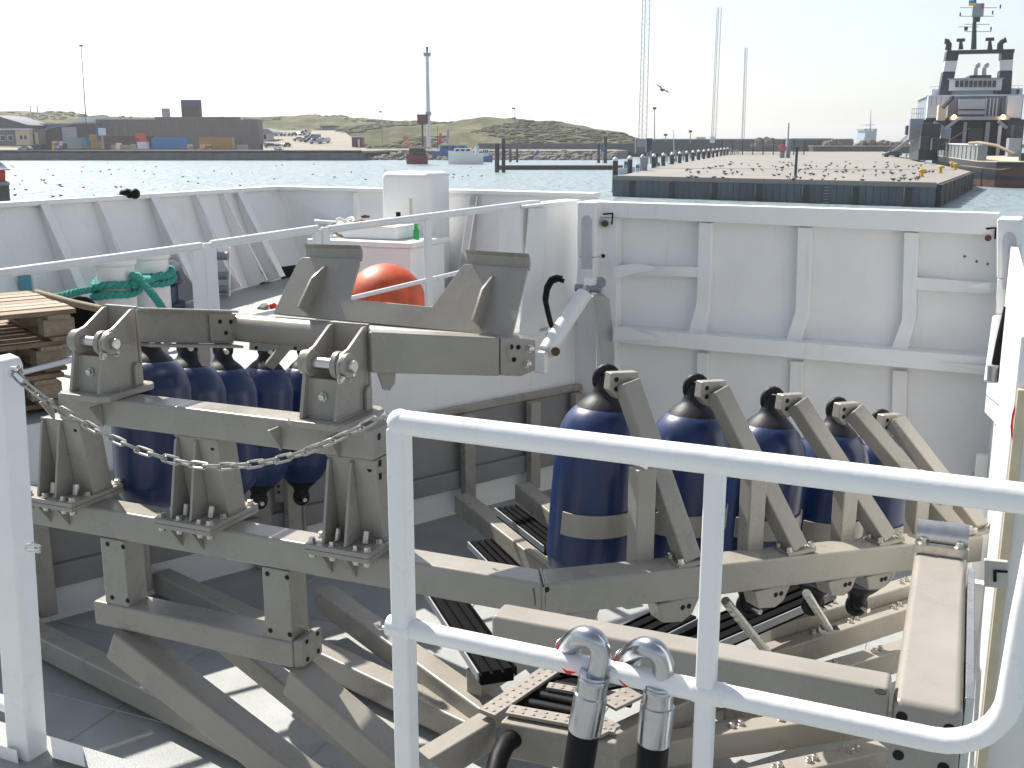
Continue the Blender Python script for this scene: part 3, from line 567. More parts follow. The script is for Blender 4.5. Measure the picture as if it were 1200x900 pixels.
# struts and bands that carry the fenders of the right wing
FT = [(712, 432), (817, 443), (907, 458), (983, 470), (1034, 484)]; FD = [4.95, 5.26, 5.58, 5.90, 6.22]
HEAD = [(733, 443), (838, 453), (931, 468), (997, 478), (1047, 491)]; FOOT = [(806, 655), (931, 643), (1036, 632), (1119, 621), (1146, 617)]
fax = (at(686, 700, 4.86) - at(712, 432, 4.95)).normalized()
for i in range(5):
    c = on(*FOOT[i], MC + Wn * .07, Wd); zt = MC.z + (WE.z - MC.z) * ((c - MC).dot(Wd) / WDv.xy.length); c.z = zt + .001
    st = MB().prism([c - Wd * .09 - Wn * .055, c + Wd * .09 - Wn * .055, c + Wd * .09 + Wn * .055, c - Wd * .09 + Wn * .055], Z * .02).obj('strut_foot', 'taupe', FR, .003)
    for a, b in ((-.07, -.035), (.07, -.035), (-.07, .035), (.07, .035)): inst('bolt', BOLT, st, c + Wd * a + Wn * b + Z * .021, aim(Z))
    hd = at(*HEAD[i], FD[i] - .22); f0 = c + Z * .02
    MB().beam(f0 - (hd - f0).normalized() * .01, hd - (hd - f0).normalized() * .02, .085, .10, Wd).obj('strut', 'taupe', FR, .008, 3)
    hx = (Wd * -1).normalized(); 
    hp = MB().prism([hd + Wd * .075 + Z * .02, hd - Wd * .075 + Z * .03, hd - Wd * .085 - Z * .05, hd - Wd * .04 - Z * .095, hd + Wd * .085 - Z * .06], Wn * .055).obj('strut_head', 'taupe', FR, .006)
    for zz in (-.002, -.045): inst('hole', HOLE, hp, hd - Wd * .05 + Z * zz - Wn * .001, aim(-Wn))
    tp = at(*FT[i], FD[i]); vb = c - Wd * .20 + Wn * .05; vt = f0.lerp(hd, .55)
    vb.z = c.z - .02
    MB().hexa([vb - Wd * .05, vb + Wd * .05, vb + Wd * .05 + Wn * .08, vb - Wd * .05 + Wn * .08], [Vector((q.x, q.y, vt.z - .0)) + Wd * .0 for q in (vb - Wd * .05, vb + Wd * .05, vb + Wd * .05 + Wn * .08, vb - Wd * .05 + Wn * .08)]).obj('strut_upright', 'taupe', FR, .008, 3)
    # flat band half way down, bent round the fender's near side
    ctr = tp + fax * .70; rr = .218; hb = .055; vs, fs = [], []
    a_ = (-Wn); b_ = Wd
    for k2 in range(15):
        an = R(-75 + 130 * k2 / 14); dv = (a_ * math.cos(an) + b_ * math.sin(an)); 
        for r2, h2 in ((rr, -hb), (rr, hb), (rr + .008, hb), (rr + .008, -hb)): vs.append(ctr + dv * r2 - fax * h2)
    for k2 in range(14):
        for j in range(4): j2 = (j + 1) % 4; fs.append((k2 * 4 + j, k2 * 4 + j2, k2 * 4 + 4 + j2, k2 * 4 + 4 + j))
    fs += [(0, 1, 2, 3), (56, 57, 58, 59)]
    MB().add(vs, fs).obj('fender_band', 'taupe', FR, .002)
# left wing: brackets holding the fenders
LT = [(174, 386), (219, 396), (261, 401), (313, 402), (358, 403)]; LDp = [5.55, 6.15, 6.75, 7.55, 8.15]
LBt = [(184, 622), (231, 610), (268, 600), (303, 588), (353, 584)]
for i in (2, 3):
    tp = at(*LT[i], LDp[i]); h = tp + Vector((.30, .30, -.02)); b = h + Vector((.1, -.1, -.95))
    hp = MB().prism([h - X * .20 + Z * .0, h + X * .08 + Z * .02, h + X * .09 - Z * .06, h - X * .10 - Z * .1, h - X * .21 - Z * .09], Y * .05).obj('strut_head', 'taupe', FR, .006)
    for zz in (-.03, -.075): inst('hole', HOLE, hp, h - X * .16 + Z * zz - Y * .001, aim(-Y))
    MB().beam(h + X * .06 - Z * .04, h - X * .10 - Z * .22 + Y * .1, .05, .07, X).obj('strut', 'taupe', FR, .008)
for (px, py, D) in ((283, 580, 8.0), (338, 572, 8.25)):
    p = at(px, py, D); lp = MB().box(p - Z * .0 + X * .0, X * .12, Y * .04, Z * .11).obj('lower_bracket', 'taupe', FR, .01)
    for o in (-.02, .03): inst('hole', HOLE, lp, p + Vector((-.07, -.041, o)), aim(-Y))
for px, D in ((306, 8.1), (346, 8.3)):
    p = at(px, 640, D); MB().bx(p.x - .05, p.x + .09, p.y, p.y + .1, .0, at(px, 560, D).z).obj('upright', 'taupe', FR, .01)

# ------------------------------------------------------------------ the fenders themselves
def fender(tp, ax, r, L, label, group):
    t = thing('fender', label, 'fender', tp + ax * L, group); n = 32
    prof = [(.15, .58), (.16, .66), (.175, .74), (.20, .84), (.235, .925), (.262, .965), (.27, .985), (.29, 1), (.5, 1.01), (.74, 1), (.76, .985), (.768, .965), (.80, .92), (.83, .84), (.855, .74), (.87, .66), (.88, .58)]
    MB().lathe(tp, ax * L, [(a, b * r) for a, b in prof], n).obj('body', 'navy', t, ang=60)
    for nm, s in (('top_cap', 0), ('bottom_cap', 1)):
        pr = [(.02, .12), (.03, .20), (.055, .25), (.085, .275), (.103, .32), (.115, .40), (.127, .48), (.14, .555), (.152, .605), (.153, .55)]
        if s: pr = [(1.03 - a, b) for a, b in pr][::-1]
        cp = MB().lathe(tp, ax * L, [(a, b * r) for a, b in pr], 24).obj(nm, 'blackcap', t, ang=60)
        c = tp + ax * L * (.042 if not s else .988); sd = ax.orthogonal().normalized(); sd = ax.cross(Y).normalized(); 
        ring = [c + (sd * math.cos(k * math.pi / 8) - ax * math.sin(k * math.pi / 8) * 1.15) * (r * .23) for k in range(16)]
        MB().tube(ring, r * .10, 10, True).obj('eye', 'blackcap', cp)
        MB().cyl(c - Wn * .10, c + Wn * .05, .016, n=10).obj('shackle_pin', 'bolt', cp)
    return t
ordn = ['nearest', 'second', 'third', 'fourth', 'farthest']
for i in range(5): fender(at(*FT[i], FD[i]), fax, .213, 1.22, f'{ordn[i]} navy blue fender in the right-hand row before the bow door', 'navy fenders of the right wing')
lab = ['navy fender at the left end behind the left clevis', 'navy fender second from left below the hinged arm', 'navy fender third from left under the round cross tube', 'navy fender with its whole black top eye visible left of right clevis', 'navy fender mostly hidden behind the right clevis, pointed tip showing']
for i in range(5):
    tp = at(*LT[i], LDp[i]); bt = at(*LBt[i], LDp[i] - .12); fender(tp, (bt - tp).normalized(), .205, (bt - tp).length, lab[i], 'navy fenders of the left wing')

# ------------------------------------------------------------------ hinged cradle on the clevises
HF = thing('hinged_cradle', 'taupe hinged cradle with two upright ears on the clevis brackets', 'cradle', CA)
A0 = CA + V * .15; A0 = Vector((*at(160, 363, 5.12).xy, at(160, 363, 5.12).z)); A1 = at(272, 366, 5.62)
d = (A1 - A0); sd = Vector((d.y, -d.x, 0)).normalized()
ar = MB().prism([A0, A1, A1 - Z * .17, A0 - Z * .16], -sd * .014).obj('left_arm', 'taupe', HF, .003)
MB().prism([A0 - Z * .163, A1 - Z * .173, A1 - Z * .173 + sd * .075, A0 - Z * .163 + sd * .075], -Z * .014).obj('flange', 'taupe', ar, .003)
MB().prism([A0 + Z * .001, A1 + Z * .001, A1 + sd * .05 + Z * .001, A0 + sd * .05 + Z * .001], Z * .012).obj('top_flange', 'taupe', ar, .003)
e0_ = A0.lerp(A1, .72)
ep = MB().prism([e0_ + sd * .003 - Z * .008, A1 + d * .02 + sd * .003 - Z * .008, A1 + d * .02 + sd * .003 - Z * .155, e0_ + sd * .003 - Z * .155], sd * .014).obj('end_plate', 'taupe', HF, .003)
for f, z in ((.83, .05), (.95, .05), (.89, .11)): inst('hole', HOLE, ep, A0.lerp(A1, f) + sd * .018 - Z * z, aim(sd))
lg = e0_ - d * .15 - Z * .18 + sd * .07
MB().prism([lg - d * .06, lg + d * .06, lg + d * .06 - Z * .07, lg + d * .03 - Z * .10, lg - d * .03 - Z * .10, lg - d * .06 - Z * .07], -sd * .014).obj('lifting_lug', 'taupe', HF, .003)
B0, B1 = at(434, 389, 4.62), at(586, 396, 4.92); d = (B1 - B0); sd = Vector((d.y, -d.x, 0)).normalized()
MB().prism([B0, B1, B1 - sd * .12, B0 - sd * .12], -Z * .185).obj('right_arm', 'taupe', HF, .01, 3)
B2 = B1 + d.normalized() * .19
ep = MB().prism([B1 + d * .004 + sd * .004, B2 + sd * .004, B2 + sd * .004 - Z * .15, B2 - d * .12 + sd * .004 - Z * .18, B1 + d * .004 + sd * .004 - Z * .18], -sd * .02).obj('end_plate', 'taupe', HF, .004)
for f, z in ((.3, .04), (.5, .04), (.38, .10)): inst('hole', HOLE, ep, B1.lerp(B2, f) + sd * .0055 - Z * z, aim(sd))
for f, z in ((.82, .045), (.75, .12)): inst('bolt', BOLT, ep, B1.lerp(B2, f) + sd * .0045 - Z * z, aim(sd))
lg = B0.lerp(B1, .12) - Z * .186
MB().prism([lg - d * .06 - sd * .03, lg + d * .08 - sd * .03, lg + d * .07 - sd * .03 - Z * .05, lg + d * .03 - sd * .03 - Z * .085, lg - d * .02 - sd * .03 - Z * .08], -sd * .014).obj('lifting_lug', 'taupe', HF, .003)
T0 = at(270, 383, 5.68); T1 = at(604, 411, 4.99)
MB().cyl(T0, T1, .075, n=28).obj('cross_tube', 'taupe', HF)
TU = (T1 - T0).normalized(); LE = (V * .50 + Z * .86).normalized(); PNn = TU.cross(LE).normalized(); PB = T0 + Z * .07
ears = [(322, 369), (352, 306), (358, 303), (423, 305), (422, 312), (411, 352), (508, 361), (541, 316), (546, 311), (620, 316), (618, 325), (601, 396)]
MB().prism([hit(x, y, PB, PNn) for x, y in ears], PNn * .018).obj('ear_plate', 'taupe', HF, .003)
for a, b, n2 in (((358, 303), (423, 305), 0), ((546, 311), (620, 316), 1)):
    p, q = hit(*a, PB, PNn), hit(*b, PB, PNn); ln = MB(); ring = []
    fw = PNn if PNn.y < 0 else -PNn
    prof = [Vector(), LE * .03 + fw * .006, LE * .052 + fw * .022, LE * .064 + fw * .045]
    lip = []
    for k2 in range(3): ln.prism([p + prof[k2], q + prof[k2], q + prof[k2 + 1], p + prof[k2 + 1]], -fw * .014)
    ln.obj('ear_lip', 'taupe', HF)
for a, b, c2 in (((383, 312), (340, 366), (362, 370)), ((578, 324), (541, 383), (563, 386))):
    fw = PNn if PNn.y < 0 else -PNn
    p, q = hit(*a, PB, PNn), hit(*c2, PB, PNn)
    MB().prism([p + fw * .002, p + fw * .03 - LE * .01, p.lerp(q, .4) + fw * .10, q + fw * .12, q + fw * .002], TU * .014).obj('ear_gusset', 'taupe', HF, .003)

# ------------------------------------------------------------------ box beam with roller at the right
BB_ = thing('box_beam', 'thick taupe box beam with bolt holes and steel roller near the right rail', 'beam', Vector((BXn.x, BXn.y, .0)))
n0 = BXn; n1 = BXn + U * .20; fl = 1.36
P8 = [n0, n1, n1 + V * fl, n0 + V * fl]
MB().prism(P8, -Z * .34).obj('beam', 'taupe', BB_, .028, 4)
HB = MB().lathe(Vector(), Z, [(0, .017), (.0015, .017)], 18).mesh('large_hole', 'hole')
for u, z in ((.03, .05), (.165, .06), (.03, .18), (.16, .19)): inst('hole', HB, BB_, n0 + U * u - Z * z - V * .0008, aim(-V))
rc = P8[3] + V * .03 + Z * .05
MB().cyl(rc + U * .0, rc + U * .2, .062, n=28).obj('roller', 'steel', BB_)
MB().box(rc - V * .085 + U * .10 - Z * .03, U * .105, V * .02, Z * .02).obj('clamp_bar', 'bolt', BB_, .003)
for u in (.03, .17): inst('bolt', BOLT, BB_, rc - V * .085 + U * u - Z * .01, aim(Z))
MB().prism([n1 + U * .004 + V * .1, n1 + U * .004 + V * 1.2, n1 + U * .03 + V * 1.2, n1 + U * .03 + V * .1], -Z * .3).obj('side_strip', 'steel', BB_, .003)
t = thing('latch_plate', 'pale steel latch plate with hooked slot beside the roller', 'latch', at(1165, 685, 4.2))
lp = [hit(x, y, at(1165, 670, 4.15), V) for x, y in ((1153, 656), (1182, 659), (1182, 691), (1153, 688))]
MB().prism(lp, V * .03).obj('plate', paint('pale_steel', (.55, .52, .47), .4), t, .006)
for q in (((1164, 668), (1168, 668), (1168, 682), (1164, 682)), ((1168.2, 668), (1181, 669), (1181, 671.5), (1168.2, 671))): MB().prism([hit(x, y, at(1165, 670, 4.145), V) for x, y in q], V * .003).obj('slot', 'hole', t)

# ------------------------------------------------------------------ hose ends hooked over the lower rail
def hose_end(label, pts, slv, hos, D, tapes):
    t = thing('hose_end', label, 'hose', at(*hos[-1], D)); P = [at(x, y, D + dd) for x, y, dd in pts]
    sm = []
    for i in range(len(P) - 1):
        p0, p1, p2, p3 = P[max(i - 1, 0)], P[i], P[i + 1], P[min(i + 2, len(P) - 1)]
        for k2 in range(5):
            u = k2 / 5; sm.append(.5 * ((2 * p1) + (p2 - p0) * u + (2 * p0 - 5 * p1 + 4 * p2 - p3) * u * u + (3 * p1 - p0 - 3 * p2 + p3) * u ** 3))
    sm.append(P[-1]); MB().tube(sm, .0262, 20).obj('elbow', 'chrome', t, ang=60)
    a, b = at(*slv[0], D), at(*slv[1], D); ax = b - a
    MB().lathe(a, ax, [(0, .03), (.0, .0365), (.03, .038), (.06, .0355), (.09, .038), (.13, .038), (.16, .037), (.34, .037), (.36, .0405), (.97, .0415), (1, .040)], 24).obj('sleeve', 'chrome', t, ang=30)
    c = at(*hos[0], D); MB().tube([c - ax * .02, c, at(*hos[1], D), at(*hos[2], D)], .038, 20).obj('hose', 'black', t)
    p, q = P[0], P[1]; MB().cyl(p - (q - p) * .7, p + (q - p) * .15, .034, n=24).obj('flange', 'chrome', t, .003)
    for tp_ in tapes: MB().prism([at(x, y, D + .01) for x, y in tp_], Y * .003).obj('red_tape', 'red', t)
hose_end('left of two shiny steel hose elbows hooked over the lower rail', [(665, 762, .10), (671, 752, .06), (683, 746, .02), (697, 750, 0), (704, 764, 0), (702, 783, 0), (697, 797, 0)], [(697, 789), (685, 856)], [(685, 854), (677, 905), (660, 1010)], 2.33, [((658, 783), (664, 786), (676, 788), (665, 791)), ((652, 761), (655, 753), (656, 754), (654, 762))])
hose_end('right of two shiny steel hose elbows hooked over the lower rail', [(735, 775, .10), (742, 765, .06), (755, 759, .02), (769, 763, 0), (777, 778, 0), (776, 796, 0), (773, 810, 0)], [(773, 801), (766, 869)], [(766, 867), (762, 915), (752, 1010)], 2.30, [((725, 797), (732, 801), (743, 803), (733, 806)), ((719, 775), (723, 767), (724, 768), (721, 776))])
# ------------------------------------------------------------------ gear on the raised deck
def rdp(px, py, D): p = at(px, py, D); return Vector((p.x, p.y, rdz(p)))
def pallet(label, c, rz, w=1.2, l=.8, col='wood', k=1.5):
    t = thing('wooden_pallet', label, 'pallet', c, 'wooden pallets stacked on the raised deck'); ca, sa = math.cos(rz), math.sin(rz); a = Vector((ca, sa, 0)); b = Vector((-sa, ca, 0))
    n = 7
    for i in range(n):
        jit = random.uniform(-.006, .006); MB().box(c + b * (l * ((i + .5) / n - .5)) + Z * (.133 * k + jit * .4), a * (w / 2 + jit), b * (l / n * .40), Z * .011 * k).obj('plank', col if i % 3 else 'wood2', t, .002, 1)
    for x in (-.45, 0, .45):
        MB().box(c + a * (x * w * .98 * .98) + Z * .111 * k, a * .05 * k, b * (l / 2), Z * .0105 * k).obj('cross_board', col, t, .002, 1)
        MB().box(c + a * (x * w * .98) + Z * .01 * k, a * .05 * k, b * (l / 2), Z * .0095 * k).obj('bottom_board', 'wood2', t, .002, 1)
        for y in (-.41, 0, .41): MB().box(c + a * (x * w * .97) + b * (y * l * .97) + Z * .06 * k, a * .07 * k, b * .05 * k, Z * .0395 * k).obj('block', col if y < 0 else 'wood2', t, .003, 1)
    return t
rz = math.atan2(WD.y, WD.x)
names = ['bottom wooden pallet of the stack behind the railing', 'second wooden pallet from the deck in the stack', 'third wooden pallet from the deck in the stack', 'uppermost full wooden pallet of the stack beside the clevis']
pc = at(91, 362, 7.42); dp = .222
for i in range(4):
    sh = (-.02, -.12, -.07, 0)[i]; c = Vector((pc.x, pc.y, pc.z - .216 - (3 - i) * dp)) - WD * (.9 - sh) + WN * (.62 + (.05, 0, .03, 0)[i]); pallet(names[i], c, rz + R((1, -1, 1.5, 0)[i]), 1.8, 1.2)
pallet('small leftmost wooden pallet lying on top of the pallet stack', Vector((*(Vector((pc.x, pc.y, 0)) - WD * 1.15 + WN * .8).xy, pc.z + .006)), rz, 1.2, .7, 'wood2', 1.5)
# bollards with green rope
def bollard(label, px, ytop, D, r, h):
    p = rdp(px, 350, D); zt = at(px, ytop, D).z; t = thing('bollard', label, 'bollard', p)
    MB().lathe(p, Z * (zt - p.z), [(0, r * 1.25), (.03, r * 1.25), (.031, r), (.9, r), (.93, r * 1.12), (.98, r * 1.12), (1, r * 1.02)], 28).obj('barrel', 'white', t, .006)
    return p, zt
b1, z1 = bollard('nearer white mooring bollard wrapped in green rope', 138, 302, 9.6, .165, .8)
b2, z2 = bollard('farther white mooring bollard right behind the first', 180, 296, 10.4, .165, .8)
t = thing('mooring_rope', 'green mooring rope wound round both white bollards', 'rope', b1)
def strand_rope(path, r, parent, nm, closed=False):
    d = [path[0]]; acc = 0; N = len(path); mb = MB()
    for ph in range(3):
        out = []
        for i, p in enumerate(path):
            tt = (path[(i + 1) % N] - path[i - 1]) if closed else (path[min(i + 1, N - 1)] - path[max(i - 1, 0)])
            tt.normalize(); a_ = tt.cross(Z).normalized(); b_ = a_.cross(tt); an = i * (2 * math.pi * round(N / 9) / N if closed else .7) + ph * 2.094
            out.append(p + (a_ * math.cos(an) + b_ * math.sin(an)) * r * .52)
        mb.tube(out, r * .6, 7, closed)
    return mb.obj(nm, 'rope', parent)
def dense(pts, k=14):
    P = [at(*q) for q in pts]; out = []
    for i in range(len(P) - 1):
        p0, p1, p2, p3 = P[max(i - 1, 0)], P[i], P[i + 1], P[min(i + 2, len(P) - 1)]
        for j in range(k):
            u = j / k; out.append(.5 * ((2 * p1) + (p2 - p0) * u + (2 * p0 - 5 * p1 + 4 * p2 - p3) * u * u + (3 * p1 - p0 - 3 * p2 + p3) * u ** 3))
    return out + [P[-1]]
for c, zz, r in ((b1, at(138, 330, 9.6).z, .195), (b1, at(138, 341, 9.6).z, .2), (b2, at(180, 321, 10.4).z, .195), (b2, at(180, 329, 10.4).z, .2)):
    strand_rope([c + Vector((r * math.cos(a), r * math.sin(a), zz - c.z + .025 * math.sin(a + .7) + .012 * math.sin(3 * a))) for a in [2 * math.pi * k / 63 for k in range(63)]], .034, t, 'turn', True)
strand_rope(dense(((40, 352, 9.2), (70, 347, 9.3), (95, 341, 9.4), (118, 337, 9.5))), .032, t, 'tail'); strand_rope(dense(((154, 322, 9.5), (166, 331, 9.5), (178, 344, 9.45), (190, 361, 9.4), (200, 380, 9.3))), .034, t, 'tail'); strand_rope(dense(((156, 334, 9.45), (166, 328, 9.7), (176, 327, 10.1), (190, 322, 10.2))), .034, t, 'tail')
t = MB().tube([at(x, y, D) for x, y, D in ((42, 343, 8.8), (60, 348, 8.7), (85, 355, 8.6), (118, 362, 8.5))], .03, 10).obj('tan_rope_end', 'rope2'); tag(t, 'stiff tan rope end running towards the left clevis', 'rope')
t = thing('deck_light', 'small white deck fitting with blue lens beside the pallets', 'deck fitting', rdp(33, 345, 9.6))
p = at(31, 345, 9.6); MB().bx(p.x - .11, p.x + .09, p.y, p.y + .2, rdz(p), at(31, 323, 9.6).z).obj('housing', 'white', t, .03, 3)
q = at(31, 331, 9.59); MB().bx(q.x - .07, q.x + .05, q.y - .015, q.y, q.z - .07, q.z + .07).obj('lens', paint('blue_lens', (.12, .35, .45), .2), t, .01)
t = thing('capstan', 'dark blue and silver capstan behind the green rope', 'capstan', rdp(186, 352, 10.9))
p = rdp(186, 352, 10.9); MB().lathe(p, Z * .42, [(0, .26), (.2, .26), (.21, .2), (.6, .2), (.7, .26), (.72, .24), (1, .22)], 24).obj('drum', paint('navy_metal', (.03, .06, .12), .3, metal=.3), t)
MB().lathe(p + Z * .42, Z * .1, [(0, .24), (.5, .25), (1, .2)], 24).obj('cap', 'galv', t)
t = thing('dark_fairlead', 'black roller fairlead on deck left of the bollards', 'fairlead', rdp(96, 365, 9.9))
p = at(96, 362, 9.9); MB().ball(p, .14, .1, .12).bx(p.x - .16, p.x + .16, p.y - .08, p.y + .1, rdz(p), p.z).obj('body', 'black', t, .02)
# steps, white storage box, tank and buoy
t = thing('ladder_rungs', 'short grey ladder between the double rail post and bulwark', 'ladder', rdp(260, 345, 11.6))
for y in (300, 323, 339): MB().cyl(at(253, y, 11.6), at(267, y, 11.6), .045).obj('rung', 'galv', t)
for x in (252, 267.5): MB().prism([at(x, 290, 11.65), at(x + 1.2, 290, 11.65), at(x + 1.2, 348, 11.65), at(x, 348, 11.65)], Y * .06).obj('side_bar', 'white', t)
t = thing('storage_box', 'white deck storage box with overhanging lid behind the buoy', 'box', rdp(460, 340, 11.3))
q = [atz(389, 345, rdz(Y * 11)), atz(482, 352, rdz(Y * 11)), atz(528, 344, rdz(Y * 11.4)), atz(436, 338, rdz(Y * 11.4))]
def flatz(pts, z): return [Vector((p.x, p.y, z)) for p in pts]
cA = at(385, 300, 10.7); cB = at(482, 300, 10.7); ax_ = U
cB = Vector((cB.x, cB.y, 0)); fA = cB - U * 1.15; sB = cB + V * .75; sA = fA + V * .75; zt = at(480, 291, 10.7).z
bx0 = MB().hexa(flatz([fA, cB, sB, sA], rdz(cB)), flatz([fA, cB, sB, sA], zt)).obj('carcass', 'white', t, .02)
ov = .05; LA = [fA - U * ov - V * ov, cB + U * ov - V * ov, sB + U * ov + V * ov, sA - U * ov + V * ov]
MB().hexa(flatz(LA, zt + .001), flatz(LA, zt + .06)).obj('lid', 'white', t, .02, 3)
hA = [fA + U * .25 + V * .12, cB - U * .22 + V * .12, cB - U * .22 + V * .55, fA + U * .25 + V * .55]
MB().hexa(flatz(hA, zt + .061), flatz(hA, zt + .2)).obj('hatch', 'white', t, .02, 3)
MB().box(Vector((*(fA + U * .45 - V * .01).xy, zt - .1)), U * .03, V * .015, Z * .04).obj('hasp', 'galv', t, .004)
t = thing('rope_pile', 'small heap of pale rope on the storage box lid', 'rope', Vector((fA.x, fA.y, zt + .06)))
for k in range(7):
    c = fA + U * (.12 + .1 * (k % 3)) + V * (.15 + .05 * k); MB().tube([Vector((c.x + .09 * math.cos(a), c.y + .09 * math.sin(a), zt + .09 + .02 * k + .03 * math.sin(2 * a + k))) for a in [2 * math.pi * j / 14 for j in range(14)]], .018, 8, True).obj('coil', 'rope2' if k % 2 else 'rail', t)
t = MB().lathe(Vector((*(cB - U * .1 + V * .3).xy, zt + .06)), Z * .16, [(0, .03), (.5, .034), (.7, .022), (.8, .018), (1, .02)], 14).obj('green_bottle', 'green'); tag(t, 'green plastic bottle standing on the white storage box', 'bottle')
t = thing('ventilation_trunk', 'tall white rounded ventilation trunk by the bulwark', 'vent', rdp(483, 330, 11.5))
vA, vB = at(434, 202, 11.5), at(504, 203, 11.5); zt2 = vA.z; b0 = rdz(vA); vb = Vector((vB.x, vB.y, 0)); va = vb - U * ((vB - vA).length * .96)
MB().hexa(flatz([va, vb, vb + V * .5, va + V * .5], b0), flatz([va, vb, vb + V * .5, va + V * .5], zt2)).obj('trunk', 'white', t, .07, 5)
p = at(481, 232, 11.40); MB().cyl(Vector((p.x, p.y, p.z)), Vector((p.x, p.y, p.z - .18)), .018).obj('pipe', 'cream', t); 
p = at(467, 262, 11.3); MB().bx(p.x - .25, p.x + .12, p.y - .03, p.y + .2, p.z, p.z + .03).obj('shelf', 'white', t); MB().cyl(p + Z * .03, p + Z * .12, .025).obj('valve', 'black', t)
t = thing('mooring_buoy', 'big scuffed orange buoy between the two cradle ears', 'buoy', rdp(452, 408, 9.75))
c = at(452, 356, 9.75); MB().ball(c, .37, .37, .37, 40, 24).obj('body', 'orange', t, ang=80); MB().cyl(c + Vector((-.1, .3, -.2)), c + Vector((-.14, .4, -.26)), .05).obj('eye', 'orange', t)
t = thing('rope_bundle', 'small red and white bundle of line on deck by bulwark', 'rope', rdp(317, 358, 11.2))
for k, (px, py, mm) in enumerate(((320, 359, 'red'), (312, 361, 'rope2'), (316, 363, 'rail'), (306, 362, 'rope2'), (309, 358, 'rail'), (322, 362, 'rope2'))): MB().ball(at(px, py, 11.0), .045, .045, .04, 8, 6).obj('knot', mm, t)
t = thing('cleat', 'dark brass cleat on the bulwark left of the trunk', 'cleat', at(428, 255, 12.2))
p = at(428, 254, 12.2); MB().bx(p.x - .045, p.x + .045, p.y, p.y + .06, p.z - .012, p.z + .012).cyl(p - Z * .015, p + Z * .022, .02).obj('horn', paint('dark_rust', (.09, .045, .025), .7), t)
t = thing('bulwark_shelf', 'white horizontal shelf plate on the corner of the bulwark', 'shelf', at(390, 265, 12.6))
MB().hexa([at(368, 262, 12.8), at(412, 264, 12.6), at(425, 262, 12.9), at(372, 256, 13.1)], [p + Z * .04 for p in (at(368, 262, 12.8), at(412, 264, 12.6), at(425, 262, 12.9), at(372, 256, 13.1))]).obj('plate', 'white', t, .01)
# ------------------------------------------------------------------ water, quay, dunes
WZ = -3.0
def water_mat():
    m = bpy.data.materials.new('water'); m.use_nodes = True; n = m.node_tree.nodes; l = m.node_tree.links; b = n['Principled BSDF']
    b.inputs['Base Color'].default_value = (.21, .27, .29, 1); b.inputs['Roughness'].default_value = .38; b.inputs['IOR'].default_value = 1.33
    tc = n.new('ShaderNodeTexCoord'); prev = None
    for sc, st, ds, stre in ((.5, 1, .75, (1, .45, 1)), (1.6, 1, .25, (1, .6, 1)), (.07, .6, 1.6, (1, .8, 1))):
        mp = n.new('ShaderNodeMapping'); mp.inputs['Scale'].default_value = stre; l.new(tc.outputs['Object'], mp.inputs[0])
        t = n.new('ShaderNodeTexNoise'); t.inputs['Scale'].default_value = sc; t.inputs['Detail'].default_value = 5; t.inputs['Distortion'].default_value = .6; l.new(mp.outputs[0], t.inputs['Vector'])
        bp = n.new('ShaderNodeBump'); bp.inputs['Strength'].default_value = st; bp.inputs['Distance'].default_value = ds; l.new(t.outputs['Fac'], bp.inputs['Height'])
        if prev: l.new(prev.outputs[0], bp.inputs['Normal'])
        prev = bp
    l.new(prev.outputs[0], b.inputs['Normal']); return m
struct(MB().prism([(-2500, -60, WZ), (3000, -60, WZ), (3000, 4500, WZ), (-2500, 4500, WZ)], Vector((0, 0, -.5))).obj('water', water_mat()))
QD = atz(200, 188, WZ).y; GZ = at(200, 177, QD).z
qx0, qx1 = at(-160, 180, QD).x, at(424, 180, QD).x
t = tag(MB().bx(qx0, qx1, QD, QD + 6, WZ - 1, GZ - .004).obj('quay_wall', 'quay'), 'long dark sheet-pile quay wall across the water at left', 'quay wall')
cap = MB().bx(qx0, qx1, QD - .15, QD + .8, GZ - .003, GZ + .25).obj('kerb', paint('quay_kerb', (.20, .19, .18), .8), t)
struct(MB().prism([(qx0, QD, GZ), (qx1, QD, GZ), (at(470, 178, QD + 40).x, QD + 40, GZ), (at(800, 178, QD + 90).x, QD + 90, GZ), (900, 1500, GZ), (-900, 1500, GZ)], Vector((0, 0, -.6))).obj('ground', 'asphalt'))
def dune_mat():
    m = bpy.data.materials.new('dune_grass'); m.use_nodes = True; n = m.node_tree.nodes; l = m.node_tree.links; b = n['Principled BSDF']; b.inputs['Roughness'].default_value = .95; b.inputs['Specular IOR Level'].default_value = .1
    tc = n.new('ShaderNodeTexCoord'); mp = n.new('ShaderNodeMapping'); mp.inputs['Scale'].default_value = (1, .45, 2.4); l.new(tc.outputs['Object'], mp.inputs[0])
    a = n.new('ShaderNodeTexNoise'); a.inputs['Scale'].default_value = .085; a.inputs['Detail'].default_value = 12; a.inputs['Roughness'].default_value = .74; l.new(mp.outputs[0], a.inputs['Vector'])
    r = n.new('ShaderNodeValToRGB'); e = r.color_ramp.elements; e[0].position = .36; e[0].color = (.055, .06, .033, 1); e[1].position = .66; e[1].color = (.22, .20, .125, 1)
    x = r.color_ramp.elements.new(.47); x.color = (.09, .095, .05, 1); x = r.color_ramp.elements.new(.56); x.color = (.14, .138, .075, 1)
    l.new(a.outputs['Fac'], r.inputs[0]); l.new(r.outputs[0], b.inputs['Base Color'])
    bp = n.new('ShaderNodeBump'); bp.inputs['Distance'].default_value = 2.0; bp.inputs['Strength'].default_value = .8; l.new(a.outputs['Fac'], bp.inputs['Height']); l.new(bp.outputs[0], b.inputs['Normal']); return m
DM = dune_mat()
from mathutils import noise as NZ
